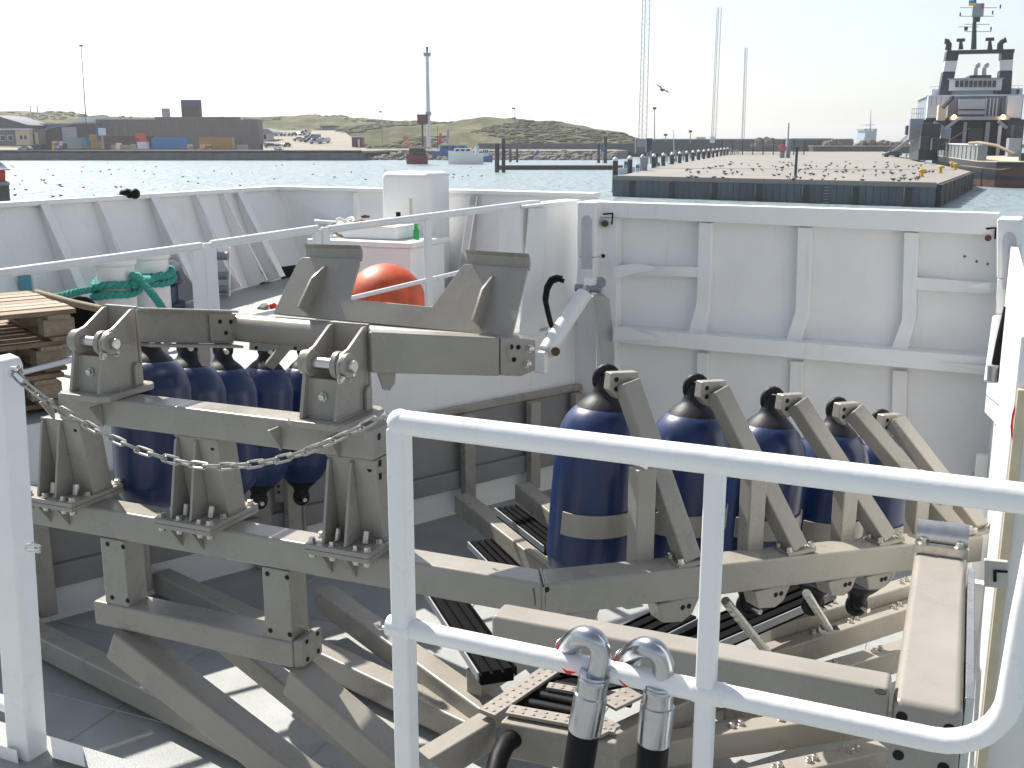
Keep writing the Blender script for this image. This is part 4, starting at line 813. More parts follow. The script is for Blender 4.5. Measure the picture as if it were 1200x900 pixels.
def dune(prof, D, spread, seed, sl):
    cols = []; x0, x1 = prof[0][0], prof[-1][0]; n = 170; rows = 22; vs, fs = [], []
    for i in range(n):
        px = x0 + (x1 - x0) * i / (n - 1)
        for j in range(len(prof) - 1):
            if prof[j][0] <= px <= prof[j + 1][0]: f = (px - prof[j][0]) / (prof[j + 1][0] - prof[j][0]); py = prof[j][1] + (prof[j + 1][1] - prof[j][1]) * (f * f * (3 - 2 * f)); break
        zr = max(GZ - .5, at(px, py, D).z)
        for k in range(rows):
            tt = k / (rows - 1) * 2 - 1; d = D + spread * tt; q = at(px, 160, D); xx = q.x * (1 + .06 * tt)
            s = 1 - abs(tt) ** 1.35; s = max(0, s); nz = NZ.fractal(Vector((xx * .02 + seed, d * .025, seed)), 1, 2.1, 6)
            z = GZ - .4 + (zr - GZ + .4) * s + nz * 2.6 * (s * (1 - s) * 3.2 + .12 * s); vs.append((xx, d, z))
    for i in range(n - 1):
        for k in range(rows - 1): a = i * rows + k; fs.append((a, a + rows, a + rows + 1, a + 1))
    struct(MB().add(vs, fs).obj('dune_hill', DM, ang=180))
    bs = MB()
    for q in range(2600):
        i = random.randrange(n - 1); k = random.randrange(1, rows // 2 + 1); v0 = Vector(vs[i * rows + k]).lerp(Vector(vs[(i + 1) * rows + k - 1]), random.random())
        if NZ.noise(v0 * .03) < -.05 or v0.z < GZ + .5: continue
        r = random.uniform(.35, 1.25); bs.ball(v0 + Z * r * .08, r * random.uniform(1, 2.6), r, r * random.uniform(.35, .7), 6, 4)
    o = bs.obj('dune_scrub', paint('scrub', (.08, .084, .046), .95, var=.6, scale=.12), ang=180); tag(o, sl, 'scrub', kind='stuff')
dune([(-140, 134), (-60, 129), (0, 130), (25, 129.5), (50, 131.5), (75, 130.5), (110, 136), (190, 138.5), (230, 138), (300, 136.5), (340, 135.5), (367, 133.5), (385, 136), (400, 135.5), (420, 138), (470, 141), (500, 142.5), (530, 145), (570, 152)], 640, 150, 3.1, 'dark low scrub scattered over the rear dunes')
dune([(366, 172), (385, 158), (410, 150), (440, 146), (470, 147), (500, 146), (525, 144.5), (545, 140), (570, 136.5), (600, 139), (630, 143), (660, 143), (680, 146), (700, 151), (725, 156), (745, 163), (765, 170)], 500, 80, 9.4, 'dark low scrub scattered over the front dune')

struct(MB().prism([(at(303, 170, QD).x, QD + 6, GZ + .01), (at(430, 170, QD).x, QD + 6, GZ + .01), (at(402, 170, QD + 140).x, QD + 140, GZ + 7.5), (at(309, 170, QD + 140).x, QD + 140, GZ + 7.5)], Vector((0, 0, -.3))).obj('car_park', 'asphalt'))
def fbox(name, x0, x1, yt, yb, D, dep, mt, parent=None, bev=0):
    a, b = at(x0, yb, D), at(x1, yt, D); return MB().bx(a.x, b.x, D, D + dep, a.z, b.z).obj(name, mt, parent, bev)
def bldg(name, label, x0, x1, yt, D, dep, mt, cat='building'):
    a = at((x0 + x1) / 2, 170, D); t = thing(name, label, cat, Vector((a.x, D, GZ))); p, q = at(x0, yt, D), at(x1, yt, D)
    MB().bx(p.x, q.x, D, D + dep, GZ, p.z).obj('wall', mt, t); return t, p, q
hallm = mat('hall_cladding', (.15, .14, .135), .7, var=.12, scale=.25, stretch=(6, 6, .05))
t, p, q = bldg('warehouse', 'long low grey-brown warehouse behind the containers', 112, 303, 140, QD + 45, 6, hallm)
fbox('roof_fascia', 111.5, 181, 137.5, 140, QD + 44.7, 6, paint('pale_roof', (.55, .55, .56), .6), t); fbox('roof_fascia', 181.3, 277, 137, 139.9, QD + 44.8, 6, hallm, t)
tw = fbox('roof_tower', 213, 234, 117, 136.9, QD + 48, 2, paint('tower_brown', (.07, .045, .045), .6), t); fbox('tower_panel', 213.4, 233.6, 117.3, 124.5, QD + 47.9, .05, paint('tower_blue', (.035, .06, .12), .4), tw)
fbox('roof_vent', 190, 196, 127, 136.8, QD + 55, 3, 'galv', t)
for k in range(34):
    x = 115 + k * 5.6; fbox('cladding_rib', x, x + .35, 141, 175, QD + 44.85, .14, hallm, t)
dk = paint('dark_cladding', (.026, .028, .034), .6); bl = paint('blue_cladding', (.03, .16, .42), .5)
t, p, q = bldg('workshop', 'dark workshop with blue gable and pale roller door', 34, 111.5, 146, QD + 40, 8, bl)
MB().prism([at(x, y, QD + 39.6) for x, y in ((49, 152), (88, 145.2), (111.5, 144.6), (111.5, 176), (49, 176))], Y * .35).obj('front_wing', dk, t)
MB().prism([at(x, y, QD + 39.4) for x, y in ((48, 151), (88, 143.8), (112, 143.2), (112, 144.6), (88, 145.1), (48, 152))], Y * 8).obj('roof', 'galv', t); fbox('roof_edge', 33.5, 100, 144.6, 146, QD + 39.9, 6, 'galv', t)
d = fbox('roller_door', 74, 89, 149, 168, QD + 39.35, .2, paint('door_grey', (.40, .41, .44), .5), t)
for k in range(5): fbox('slat', 74, 89, 150.2 + k * 3.6, 150.6 + k * 3.6, QD + 39.27, .07, 'galv', d)
for x in (92, 105): fbox('rooftop_unit', x, x + 7, 137, 143, QD + 46, 3, 'shipwhite', t)
t = thing('cottage', 'grey wooden harbour cottage with dark gable roof at far left', 'house', Vector((at(10, 170, QD + 30).x, QD + 30, GZ)))
gy = paint('cottage_grey', (.16, .17, .19), .7); fbox('wall', -30, 19, 152, 171, QD + 28, 12, gy, t); fbox('porch_wall', 19.3, 33.5, 152, 170, QD + 27, 8, 'cream', t); fbox('annex', 34.3, 44.5, 153, 169.5, QD + 30, 6, gy, t)
MB().prism([at(x, y, QD + 26) for x, y in ((-40, 149), (-12, 135), (-6, 135), (33, 146.5), (33, 149.5), (-40, 152))], Y * 22).obj('roof', paint('slate', (.045, .055, .075), .5), t)
fbox('eaves', -32, 34, 150.5, 152.4, QD + 25.6, 3, 'shipwhite', t); fbox('annex_roof', 33.8, 45, 151, 152.9, QD + 29.6, 7, gy, t)
for x in (0, 9): w = fbox('window', x, x + 6, 158.3, 165, QD + 27.8, .15, 'shipwhite', t); fbox('pane', x + .8, x + 5.2, 159.2, 164.2, QD + 27.7, .09, 'glass', w)
for x in (23, 28): w = fbox('window', x, x + 3.4, 158, 164, QD + 26.8, .15, 'shipwhite', t); fbox('pane', x + .5, x + 2.9, 158.7, 163.3, QD + 26.7, .09, 'glass', w)
fbox('door', 37, 40.5, 156, 169.4, QD + 29.8, .15, dk, t); fbox('door_panel', 41, 44, 155, 169, QD + 29.8, .15, 'cream', t)
t = thing('white_pavilion', 'low white building at the right end of the warehouse', 'building', Vector((at(310, 170, QD + 60).x, QD + 60, GZ)))
fbox('wall', 303.5, 314, 155, 170, QD + 60, 10, 'shipwhite', t); MB().prism([at(x, y, QD + 59) for x, y in ((302, 150), (314, 151), (320, 155), (320, 157), (302, 156))], Y * 14).obj('roof', 'galv', t)
for x in (305, 309): w = fbox('window', x, x + 2.6, 157.5, 163, QD + 59.9, .1, 'glass', t)
t, p, q = bldg('red_shed', 'small dark red shed with white roof on the dune foot', 412, 424, 161, QD + 25, 6, paint('shed_red', (.12, .03, .03), .6), 'shed'); fbox('roof', 411, 425, 159.5, 160.9, QD + 24, 9, 'shipwhite', t); fbox('door', 419.5, 421.5, 163, 175, QD + 24.8, .15, 'shipwhite', t)
t, p, q = bldg('grey_shed', 'flat grey shed half buried in the dune behind parked cars', 376, 392, 149, QD + 150, 10, 'galv', 'shed'); fbox('roof', 375, 392.5, 147.5, 148.9, QD + 149, 13, dk, t)
# containers
def container(label, x0, x1, yt, yb, D, mt, n=9):
    a = at((x0 + x1) / 2, yb, D); t = thing('shipping_container', label, 'container', Vector((a.x, D, a.z)), 'containers on the far quay')
    fbox('body', x0, x1, yt, yb, D, 2.6, mt, t, .04)
    for k in range(n): x = x0 + (x1 - x0) * (k + .3) / n; fbox('corrugation', x, x + (x1 - x0) / n * .42, yt + .9, yb - .9, D - .07, .07, mt, t)
    fbox('corner_frame', x0, x1, yt - .1, yt + .7, D - .09, .15, mt, t)
CD = QD + 12
container('long bright blue shipping container on the quay', 178.5, 218.5, 161.5, 174.5, CD, paint('container_blue', (.02, .17, .46), .5), 11)
container('ochre yellow shipping container right of the blue one', 233.5, 272, 161, 174.5, CD, paint('container_ochre', (.34, .21, .035), .55), 11)
container('long dark maroon container behind the pallets of gear', 117.5, 178, 159.5, 172, CD + 8, paint('container_maroon', (.075, .028, .032), .6), 15)
container('pale blue grey container left of the yellow stack', 79, 96, 161.5, 174.5, CD, paint('container_pale', (.20, .30, .36), .55), 6)
container('turquoise container end beside the yellow stack', 96.4, 104, 161.5, 174.5, CD, paint('container_turq', (.04, .25, .33), .55), 3)
container('upper ochre crate stack on the quay', 104.5, 110, 157.5, 165, CD, paint('ochre2', (.36, .22, .06), .6), 3); container('lower ochre crate stack on the quay', 104.5, 118.5, 165.4, 174.5, CD + .5, M['ochre2'], 5)
def fthing(name, label, cat, parts, D, base, group=None):
    a = at(*base, D); t = thing(name, label, cat, a, group)
    for (nm, x0, x1, yt, yb, dep, mt) in parts: fbox(nm, x0, x1, yt, yb, D, dep, mt, t, .02)
    return t
fthing('red_buoy_tank', 'red and white tank standing before the maroon container', 'tank', [('red_top', 159, 168.5, 156.5, 162, 2, paint('bright_red', (.55, .03, .03), .5)), ('red_body', 162, 170, 162.2, 166, 2, M['bright_red']), ('white_body', 161, 172, 166.3, 174.5, 2, 'shipwhite')], CD - 2, (166, 175))
for (x0, x1, yt, yb, c, lab) in ((61, 72, 165, 176, (.6, .42, .04), 'yellow and blue stack of fish crates left of the containers'), (219, 225, 169, 175, (.6, .25, .05), 'low orange crate pile right of the blue container'), (231, 246.5, 169, 175.3, (.45, .08, .08), 'long mixed red and blue crate pile by the ochre container')):
    a = at((x0 + x1) / 2, yb, CD - 4); t = thing('crate_pile', lab, 'crates', a); cs = [(.6, .42, .04), (.05, .10, .42), (.5, .08, .05), (.55, .30, .05), (.5, .5, .52)]
    nx = max(2, int((x1 - x0) / 2.6)); ny = 4
    for i in range(nx):
        for j in range(ny):
            cc = random.choice(cs); w = (x1 - x0) / nx; h = (yb - yt) / ny
            fbox('crate', x0 + i * w, x0 + (i + .92) * w, yb - (j + .92) * h, yb - j * h, CD - 4 - random.random() * .4, 1.4, paint('crate_%d' % cs.index(cc), cc, .6), t)
fthing('gear_heap', 'heap of white and brown fishing gear before the maroon container', 'fishing gear', [('sack', 123, 129, 168, 175, 2, dk), ('sack', 130, 133.5, 170, 175, 2, 'rope2'), ('drum', 136, 140, 167.5, 175, 2, 'shipwhite'), ('sack', 141, 150, 170, 175, 2, 'rope2'), ('drum', 153, 157, 169, 175, 2, 'galv')], CD - 1, (140, 175))
fthing('notice_board', 'white square notice board on a post near the maroon container', 'sign', [('board', 115.5, 123.5, 150, 158.5, .2, 'shipwhite'), ('post', 119.5, 120.5, 158.6, 175, .2, 'galv')], CD - 1, (120, 175))
fthing('grey_tank', 'low grey tank right of the ochre container', 'tank', [('tank', 278, 288, 170, 175.5, 3, 'galv')], CD, (283, 175.5))
# cars
def car_mesh(L=4.3, W=1.75, van=False):
    pr = [(-L / 2, .35), (-L / 2, .85), (-L * .30, .95), (-L * .16, 1.42), (L * .22, 1.45), (L * .40, 1.0), (L / 2, .9), (L / 2, .35)]
    if van: pr = [(-L / 2, .35), (-L / 2, .95), (-L * .36, 1.1), (-L * .26, 1.9), (L * .49, 1.95), (L / 2, 1.0), (L / 2, .35)]
    body = MB().prism([Vector((x, -W / 2, z)) for x, z in pr], Y * W)
    gl = [(-L * .28, .97), (-L * .155, 1.36), (L * .21, 1.38), (L * .36, 1.0)] if not van else [(-L * .345, 1.12), (-L * .26, 1.8), (-L * .02, 1.8), (-L * .02, 1.12)]
    gls = MB().prism([Vector((x, -W / 2 - .01, z)) for x, z in gl], Y * (W + .02))
    scr = MB().prism([Vector((x, -W / 2 + .12, z)) for x, z in ([(-L * .302, .97), (-L * .172, 1.40), (-L * .165, 1.40), (-L * .295, .97)] if not van else [(-L * .362, 1.12), (-L * .265, 1.84), (-L * .26, 1.84), (-L * .355, 1.12)])], Y * (W - .24))
    return body, gls, scr, L, W
WHEEL = MB().cyl(Vector((0, -.11, 0)), Vector((0, .11, 0)), .33, n=14).mesh('wheel', 'black')
CB_, CV_ = car_mesh(), car_mesh(4.9, 1.9, True); car_cache = {}
def car(label, px, py, D, rz, col, van=False):
    src = CV_ if van else CB_; nm = 'car_paint_%02d%02d%02d' % tuple(int(c * 99) for c in col); mt = paint(nm, col, .3, coat=.5, var=.05)
    p = at(px, py, D); p.z = GZ + max(0, D - QD - 6) * .056 + .02
    t = thing('parked_car', label, 'van' if van else 'car', p, 'cars parked by the harbour'); t.rotation_euler = (0, 0, rz)
    key = (nm, van)
    if key not in car_cache: car_cache[key] = src[0].mesh('body', mt)
    if van not in car_cache: car_cache[van] = (src[1].mesh('side_windows', 'glass'), src[2].mesh('windscreen', 'glass'))
    def ch(n, me, loc=(0, 0, 0)): o = bpy.data.objects.new(n, me); COL.objects.link(o); o.parent = t; o.location = loc
    ch('body', car_cache[key]); ch('side_windows', car_cache[van][0]); ch('windscreen', car_cache[van][1])
    for sx in (-.31, .31):
        for sy in (-1, 1): ch('wheel', WHEEL, (src[3] * sx, sy * (src[4] / 2 - .08), .33))
SIL, WHT, BLK, BLU, GRN = (.32, .35, .38), (.7, .71, .72), (.02, .022, .025), (.10, .16, .28), (.03, .05, .045)
car('silver blue car parked alone before the cottage', 30, 175.5, QD + 6, 0, (.16, .24, .30))
car('dark green car leftmost of three on the gravel', 317, 172, QD + 22, R(10), GRN); car('white van facing the water on the gravel', 325.5, 174.5, QD + 12, R(95), (.42, .50, .56), True); car('black car right of the white van on gravel', 334, 171.5, QD + 26, R(60), BLK)
for i, (px, py, c, v, lb) in enumerate(((319, 159.5, BLK, 0, 'black car at left end of the far parking row'), (325, 159.5, BLU, 0, 'dark blue car second in the far parking row'), (329, 159, WHT, 0, 'white car third in the far parking row'), (334, 158.8, BLK, 0, 'black car in the middle of the far parking row'), (338, 158.5, WHT, 0, 'bright white car right of middle in the far row'), (342.5, 157.5, BLU, 0, 'blue car at right end of the far parking row'))): car(lb, px, py, QD + 95, R(70), c, bool(v))
for (px, py, D, c, v, rz, lb) in ((350, 163.5, 60, (.30, .40, .48), 0, 15, 'pale blue car nearest the road in the right cluster'), (357, 164, 56, SIL, 0, 20, 'silver car left in the right cluster of cars'), (362, 165, 52, BLK, 0, 25, 'black car in the middle of the right cluster'), (370, 167.5, 44, (.38, .44, .52), 1, 25, 'pale van foremost in the right car cluster'), (379, 165, 48, WHT, 1, 20, 'white van at the right end of the car cluster'), (352, 156.5, 100, SIL, 0, 60, 'silver car far up the car park beside white van'), (358, 155.5, 105, WHT, 1, 60, 'white van far up the car park'), (368, 160.5, 70, BLU, 1, 20, 'blue van behind the pale van in the car cluster'), (363, 158, 80, BLK, 0, 30, 'dark car behind the right cluster')): car(lb, px, py, QD + D, R(rz), c, bool(v))
# poles and masts
def pole(name, label, cat, x0, y0, x1, y1, D, r0, r1, mt='galv', head=None, group=None):
    a, b = at(x0, y0, D), at(x1, y1, D); t = thing(name, label, cat, a, group); MB().cyl(a, b, r0, r1, 10).obj('pole', mt, t)
    if head: hd = at(*head[:2], D); MB().bx(hd.x - head[2], hd.x + head[2], hd.y - .3, hd.y + .3, hd.z - head[3], hd.z + head[3]).obj('lamp_head', 'darkpaint', t)
    return t
pole('street_lamp', 'tall thin dark lamp pole before the workshop', 'lamp post', 103, 175, 95, 54, QD + 10, .22, .10, 'darkpaint', (95, 53.5, .5, .25))
pole('street_lamp', 'lamp post standing on the dune right of the red shed', 'lamp post', 448, 172, 447.5, 132, QD + 30, .13, .08, 'galv', (446, 131, .5, .2))
pole('street_lamp', 'lamp post above the dune top left of the grey piles', 'lamp post', 604, 150, 603, 127, QD + 120, .16, .1, 'galv', (602, 127, .7, .3))
for i, (x, lb) in enumerate(((36, 'left of two faint white flag poles over the workshop'), (44.5, 'right of two faint white flag poles over the workshop'))): pole('flag_pole', lb, 'flag pole', x, 146, x - .5, 123, QD + 70, .3, .2, 'shipwhite')
t = thing('radar_mast', 'tall slender white radar mast above the dunes', 'mast', Vector((at(501, 146, QD + 60).x, QD + 60, GZ)))
MD = QD + 60; MB().cyl(Vector((at(502, 140, MD).x, MD, GZ)), at(500.5, 64, MD), .85, .6, 14).obj('shaft', 'shipwhite', t); MB().cyl(at(500.5, 66, MD), at(500.5, 62, MD), 1.3, 1.4, 14).obj('gallery', 'galv', t)
for k in range(8): a = k * math.pi / 4; c = at(500.5, 62, MD); MB().cyl(c + Vector((1.4 * math.cos(a), 1.4 * math.sin(a), 0)), c + Vector((1.4 * math.cos(a), 1.4 * math.sin(a), 1.3)), .05, n=5).obj('gallery_post', 'galv', t)
MB().cyl(at(500.5, 62, MD), at(500.5, 55, MD), .3, .5, 10).obj('lantern', 'darkpaint', t); MB().cyl(at(502, 135, MD), at(502, 131, MD), 1.1, 1.1, 10).obj('base_ring', 'galv', t)
t = thing('pilot_box', 'brick red box on a pole in front of the radar mast', 'signal box', Vector((at(495, 175, QD + 20).x, QD + 20, GZ))); fbox('box', 489, 501, 135.5, 145, QD + 20, 3, M['shed_red'], t); fbox('box_roof', 488.5, 501.5, 134, 135.4, QD + 19.5, 4, dk, t); fbox('pole', 494.4, 495.8, 145.1, 173, QD + 21, .5, dk, t)
def lattice(label, x0b, x1b, x0t, x1t, yb, yt, D, n, r=.12):
    t = thing('lattice_mast', label, 'mast', Vector((at((x0b + x1b) / 2, yb, D).x, D, WZ))); A, B, C_, E = at(x0b, yb, D), at(x1b, yb, D), at(x0t, yt, D), at(x1t, yt, D)
    w = (B - A).length; dp = Y * w * .8
    for a, b in ((A, C_), (B, E), ((A + B) / 2 + dp, (C_ + E) / 2 + dp)): MB().cyl(a, b, r * .7, n=6).obj('leg', 'galv', t)
    for k in range(n):
        f, g = k / n, (k + 1) / n; MB().cyl(A.lerp(C_, f), B.lerp(E, g), r * .3, n=4).obj('brace', 'galv', t); MB().cyl(B.lerp(E, f), A.lerp(C_, g), r * .3, n=4).obj('brace', 'galv', t)
        MB().cyl(A.lerp(C_, g), B.lerp(E, g), r * .3, n=4).obj('rung', 'galv', t)
    return t
lattice('tall white lattice mast left of the pier running out of the picture', 748.5, 757.5, 753.5, 762, 165, -14, 300, 26); lattice('thin leaning lattice mast right of the first lattice mast', 833.5, 838.5, 840.5, 845.5, 165, 9, 330, 22, .11); lattice('faint slender lattice mast nearest the anchored ship', 869, 872, 873, 876, 165, 56, 420, 14, .12)
for (x, yb, yt, lb) in ((767, 166, 127, 'lamp post right of the tallest lattice mast'), (809, 168, 154, 'short lamp post halfway along the pier wall'), (780, 166, 158, 'low lamp post left of the pier wall')): pole('quay_lamp', lb, 'lamp post', x, yb, x, yt, 280, .14, .1, 'galv', (x, yt, .4, .25))
# sea wall, rocks, pontoon
SWD = 420
t = tag(fbox('sea_wall', 560, 760, 168, 179, SWD, 2, paint('wall_grey', (.10, .11, .125), .8)), 'long plain dark grey sea wall at the foot of the dune', 'wall'); 
for k in range(12): fbox('pilaster', 566 + k * 16, 567 + k * 16, 168.3, 178, SWD - .12, .12, M['wall_grey'], t)
struct(fbox('sand_strip', 430, 735, 176.5, 190, QD + 30, 60, 'concrete'))
rk = MB()
for k in range(420):
    px = random.uniform(424, 722); f = random.random(); D = QD + 4 + 26 * f + (0 if px > 560 else 0); z = WZ - .2 + 2.4 * f; p = at(px, 180, D); s = random.uniform(.5, 1.5)
    rk.ball((p.x, D, z), s * random.uniform(.7, 1.4), s, s * .75, 6, 4)
tag(rk.obj('rock_revetment', 'rock', ang=20), 'grey boulder slope along the water below the sand strip', 'rocks', kind='stuff')
PD0 = atz(650, 199, WZ).y; t = thing('pontoon', 'long low dark floating pontoon with pale deck', 'pontoon', Vector((at(650, 199, PD0).x, PD0, WZ)))
a, b = at(582, 197, PD0), at(730, 197, PD0); MB().bx(a.x, b.x, PD0, PD0 + 6, WZ - .3, WZ + .85).obj('float', 'pile', t); MB().bx(a.x, b.x, PD0 - .1, PD0 + 6.1, WZ + .851, WZ + 1.0).obj('deck_planks', 'concrete', t)
def pile_(label, px, yt, yb, w, group, mt='pile', cap=None):
    b = atz(px, yb, WZ) if yb > 185 else at(px, yb, 260); tp = at(px, yt, b.y); r = w / 2 / F * b.y; t = thing('mooring_pile', label, 'pile', b, group)
    MB().cyl(b - Z * 1, tp, r, r * .95, 12).obj('shaft', mt, t)
    if cap: MB().lathe(tp, Z * (r * 1.4), [(0, r * 1.05), (.6, r * 1.0), (1, r * .3)], 12).obj('cap', cap, t)
pile_('left of two dark wooden piles at the pontoon end', 582.5, 168, 202, 5.5, 'piles'); pile_('right taller dark wooden pile at the pontoon end', 590, 162, 202, 4.5, 'piles'); 
for (x, yt, yb, w, lb) in ((598, 174, 190, 3, 'thin pile just right of the two dark piles'), (606, 174, 190, 2.6, 'thin pile second right of the two dark piles'), (701.5, 168, 191, 3.5, 'dark pile left of the blue pontoon sign'), (709.5, 160, 191, 4, 'tall pile with pale lamp behind the pontoon sign')): pile_(lb, x, yt, yb, w, 'piles')
fthing('pontoon_sign', 'blue information sign between the pontoon piles', 'sign', [('board', 704, 709, 171.5, 178, .3, paint('sign_blue', (.05, .14, .42), .5)), ('post', 706, 707, 178.1, 191, .3, 'galv')], 300, (706, 191)); fthing('blue_marker', 'small blue marker board on the rocky shore', 'sign', [('board', 628.5, 631.5, 176, 180.5, .3, paint('marker_blue', (.03, .08, .5), .5)), ('post', 629.6, 630.4, 180.6, 190, .3, 'galv')], QD, (630, 190))
# near mooring pile at the left edge
b = atz(0, 300, WZ); ND = 42; t = thing('channel_pile', 'wooden pile with red band and grey cap at left picture edge', 'pile', Vector((at(-3, 240, ND).x, ND, WZ)))
c = lambda y: at(-2, y, ND); MB().cyl(Vector((c(240).x, ND, WZ - 1)), c(217), .38, n=18).obj('shaft', paint('weathered_wood', (.13, .11, .09), .9), t); MB().lathe(c(217), Z * (c(210.5).z - c(217).z), [(0, .42), (.6, .4), (1, .2)], 18).obj('collar', 'galv', t)
MB().cyl(c(210.5), c(199.5), .25, n=16).obj('red_band', paint('band_red', (.55, .05, .03), .5), t); MB().lathe(c(199.5), Z * (c(188).z - c(199.5).z), [(0, .42), (.12, .42), (.2, .34), (.6, .22), (1, .04)], 18).obj('cap', 'galv', t)
# boats
def boat(name, label, x0, x1, yb, hull_m, D=None, h=1.6, cab=None, cabm='shipwhite', bow=1, extra=()):
    D = D or atz((x0 + x1) / 2, yb, WZ).y; a, b = at(x0, yb, D), at(x1, yb, D); L = b.x - a.x; W = L * .32; t = thing(name, label, 'boat', Vector(((a.x + b.x) / 2, D, WZ)))
    n = 12; rings = []; vs, fs = [], []
    for i in range(n + 1):
        f = i / n; g = f if bow > 0 else 1 - f; w = W / 2 * (1 - max(0, (g - .45) / .55) ** 2.2) + .04; sh = h * (1 + .55 * max(0, g - .3) ** 1.5); x = a.x + L * f
        vs += [(x - (.12 * L * (g > .9) * bow * 0), D + W / 2 - w, WZ + sh), (x * 1 - (0), D + W / 2 - w * .75, WZ - .2), (x, D + W / 2 + w * .75, WZ - .2), (x, D + W / 2 + w, WZ + sh)]
    for i in range(n):
        o = i * 4
        for k in range(4): k2 = (k + 1) % 4; fs.append((o + k, o + k2, o + 4 + k2, o + 4 + k))
    fs += [(0, 1, 2, 3), (n * 4, n * 4 + 1, n * 4 + 2, n * 4 + 3)]
    MB().add(vs, fs).obj('hull', hull_m, t, ang=30)
    if cab: 
        f0, f1, ch = cab; cm = MB().hexa([(a.x + L * f0, D + W * .2, WZ + h), (a.x + L * f1, D + W * .2, WZ + h), (a.x + L * f1, D + W * .8, WZ + h), (a.x + L * f0, D + W * .8, WZ + h)], [(a.x + L * (f0 + .03), D + W * .24, WZ + h + ch), (a.x + L * (f1 - .06), D + W * .24, WZ + h + ch), (a.x + L * (f1 - .06), D + W * .76, WZ + h + ch), (a.x + L * (f0 + .03), D + W * .76, WZ + h + ch)]).obj('cabin', cabm, t, .05)
        for k in range(3): g0 = f0 + (f1 - f0) * (.12 + .27 * k); MB().bx(a.x + L * g0, a.x + L * (g0 + (f1 - f0) * .18), D + W * .17, D + W * .25, WZ + h + ch * .5, WZ + h + ch * .82).obj('window', 'glass', cm)
    for nm, e0, e1, r, mt in extra: MB().cyl(at(*e0, D + W / 2), at(*e1, D + W / 2), r, r * .7, 8).obj(nm, mt, t)
    return t
t = boat('red_workboat', 'small red and black workboat with tan wheelhouse roof', 476, 501, 192.5, paint('boat_red', (.16, .03, .035), .5), None, 2.2, (.12, .95, 2.2), paint('boat_dark', (.03, .025, .03), .5), -1, (('mast', (495, 178), (494.5, 146), .12, 'darkpaint'), ('marker_pole', (476, 180), (475, 160), .06, 'galv')))
fbox('wheelhouse_roof', 479, 504, 172.2, 174, 278, 4, paint('tan_roof', (.42, .28, .17), .6), t); fbox('orange_flag', 472, 478, 160, 164.5, 279, .1, paint('flag_orange', (.75, .16, .02), .6), t); fbox('orange_float', 476.5, 479, 167, 172.5, 279, .6, M['flag_orange'], t)
boat('white_motorboat', 'white motorboat with dark sheer stripe tied at the pontoon', 525, 566, 192.5, 'white', None, 2.7, (.15, .72, 1.5), 'white', -1, (('outboard_frame', (559, 183), (559, 171), .7, 'shipwhite'),))
boat('blue_dinghy', 'small white and blue boat at the right of motorboat', 564, 577, 190, paint('boat_blue', (.03, .13, .3), .5), None, 1.6, (.1, .7, 2.2), 'shipwhite', 1)
boat('harbour_launch', 'blue roofed launch behind the white motorboat', 505, 552, 187, bl, None, 2.2, (.2, .95, 2.4), bl, -1, (('mast', (513, 175), (512.5, 148), .1, 'darkpaint'), ('red_signal', (516, 168), (516, 156), .55, paint('signal_red', (.6, .03, .05), .5)), ('furled_sail', (524, 168), (525, 152), .5, paint('sail_violet', (.35, .32, .42), .7))))
boat('white_launch', 'white launch moored left of the pier piles', 756, 780, 187, 'shipwhite', 190, 1.4, (.3, .8, 1.2), 'shipwhite', 1); boat('open_boat', 'low white open boat moored behind the pier piles', 724, 748, 190, 'shipwhite', 205, 1.2, (.3, .7, 1.3), 'shipgrey', 1)
boat('moored_yacht', 'white yacht with bare mast behind the pier piles', 782, 800, 184, 'shipwhite', 240, 1.4, (.3, .7, 1), 'shipwhite', 1, (('mast', (790, 180), (789, 152), .1, 'shipwhite'),))

# ------------------------------------------------------------------ the concrete pier
PZ = -.76; pz = lambda x, y: atz(x, y, PZ)
poly = [pz(719, 207), pz(1098, 215.5), pz(1138, 201), pz(1060, 184), pz(1035, 177.6), pz(845, 177.6), pz(742, 202.5)]
PR = thing('pier', 'broad sunlit concrete pier with dark timber-faced front', 'pier', Vector((poly[0].x, poly[0].y, WZ)))
MB().prism(poly, -Z * .35).obj('slab', 'concrete', PR); MB().prism([p + (Vector((60, 200, PZ)) - p) * .004 - Z * .351 for p in poly], -Z * 3).obj('core', 'quay', PR)
def along(a, b, n, w, proud, z0, z1, nm, mt, gap=.06):
    d = (b - a); L = d.length; d.normalize(); o = Vector((d.y, -d.x, 0))
    for k in range(n):
        c = a + d * (L * (k + .5) / n); MB().box(Vector((c.x, c.y, (z0 + z1) / 2)) + o * proud, d * (L / n / 2 - gap), o * w, Z * ((z1 - z0) / 2)).obj(nm, mt, PR)
along(poly[0], poly[1], 48, .10, .06, WZ - .3, PZ - .36, 'facing_board', 'quay', .018); along(poly[1], poly[2], 9, .22, .2, WZ - .4, PZ - .1, 'fender_timber', 'pile', .45)
for k in range(7): c = poly[0].lerp(poly[1], (k + .5) / 7); MB().box(Vector((c.x, c.y - .2, PZ - 1.35)), X * .55, Y * .12, Z * .95).obj('rubbing_block', 'pile', PR)
c = poly[0].lerp(poly[1], .702)
for k in range(6): MB().box(Vector((c.x, c.y - .22, PZ - .6 - k * .3)), X * .35, Y * .04, Z * .035).obj('ladder_rung', 'galv', PR)
e = poly[1] - poly[0]
MB().box((poly[0] + poly[1]) / 2 + Y * .25 + Z * .07, e / 2, Y * .2, Z * .065).obj('kerb', paint('pier_kerb', (.30, .28, .26), .8), PR)
MB().prism([pz(760, 197.2), pz(1120, 199.5), pz(1120, 199.2), pz(760, 196.9)], Z * .02).obj('expansion_joint', 'quay', PR)
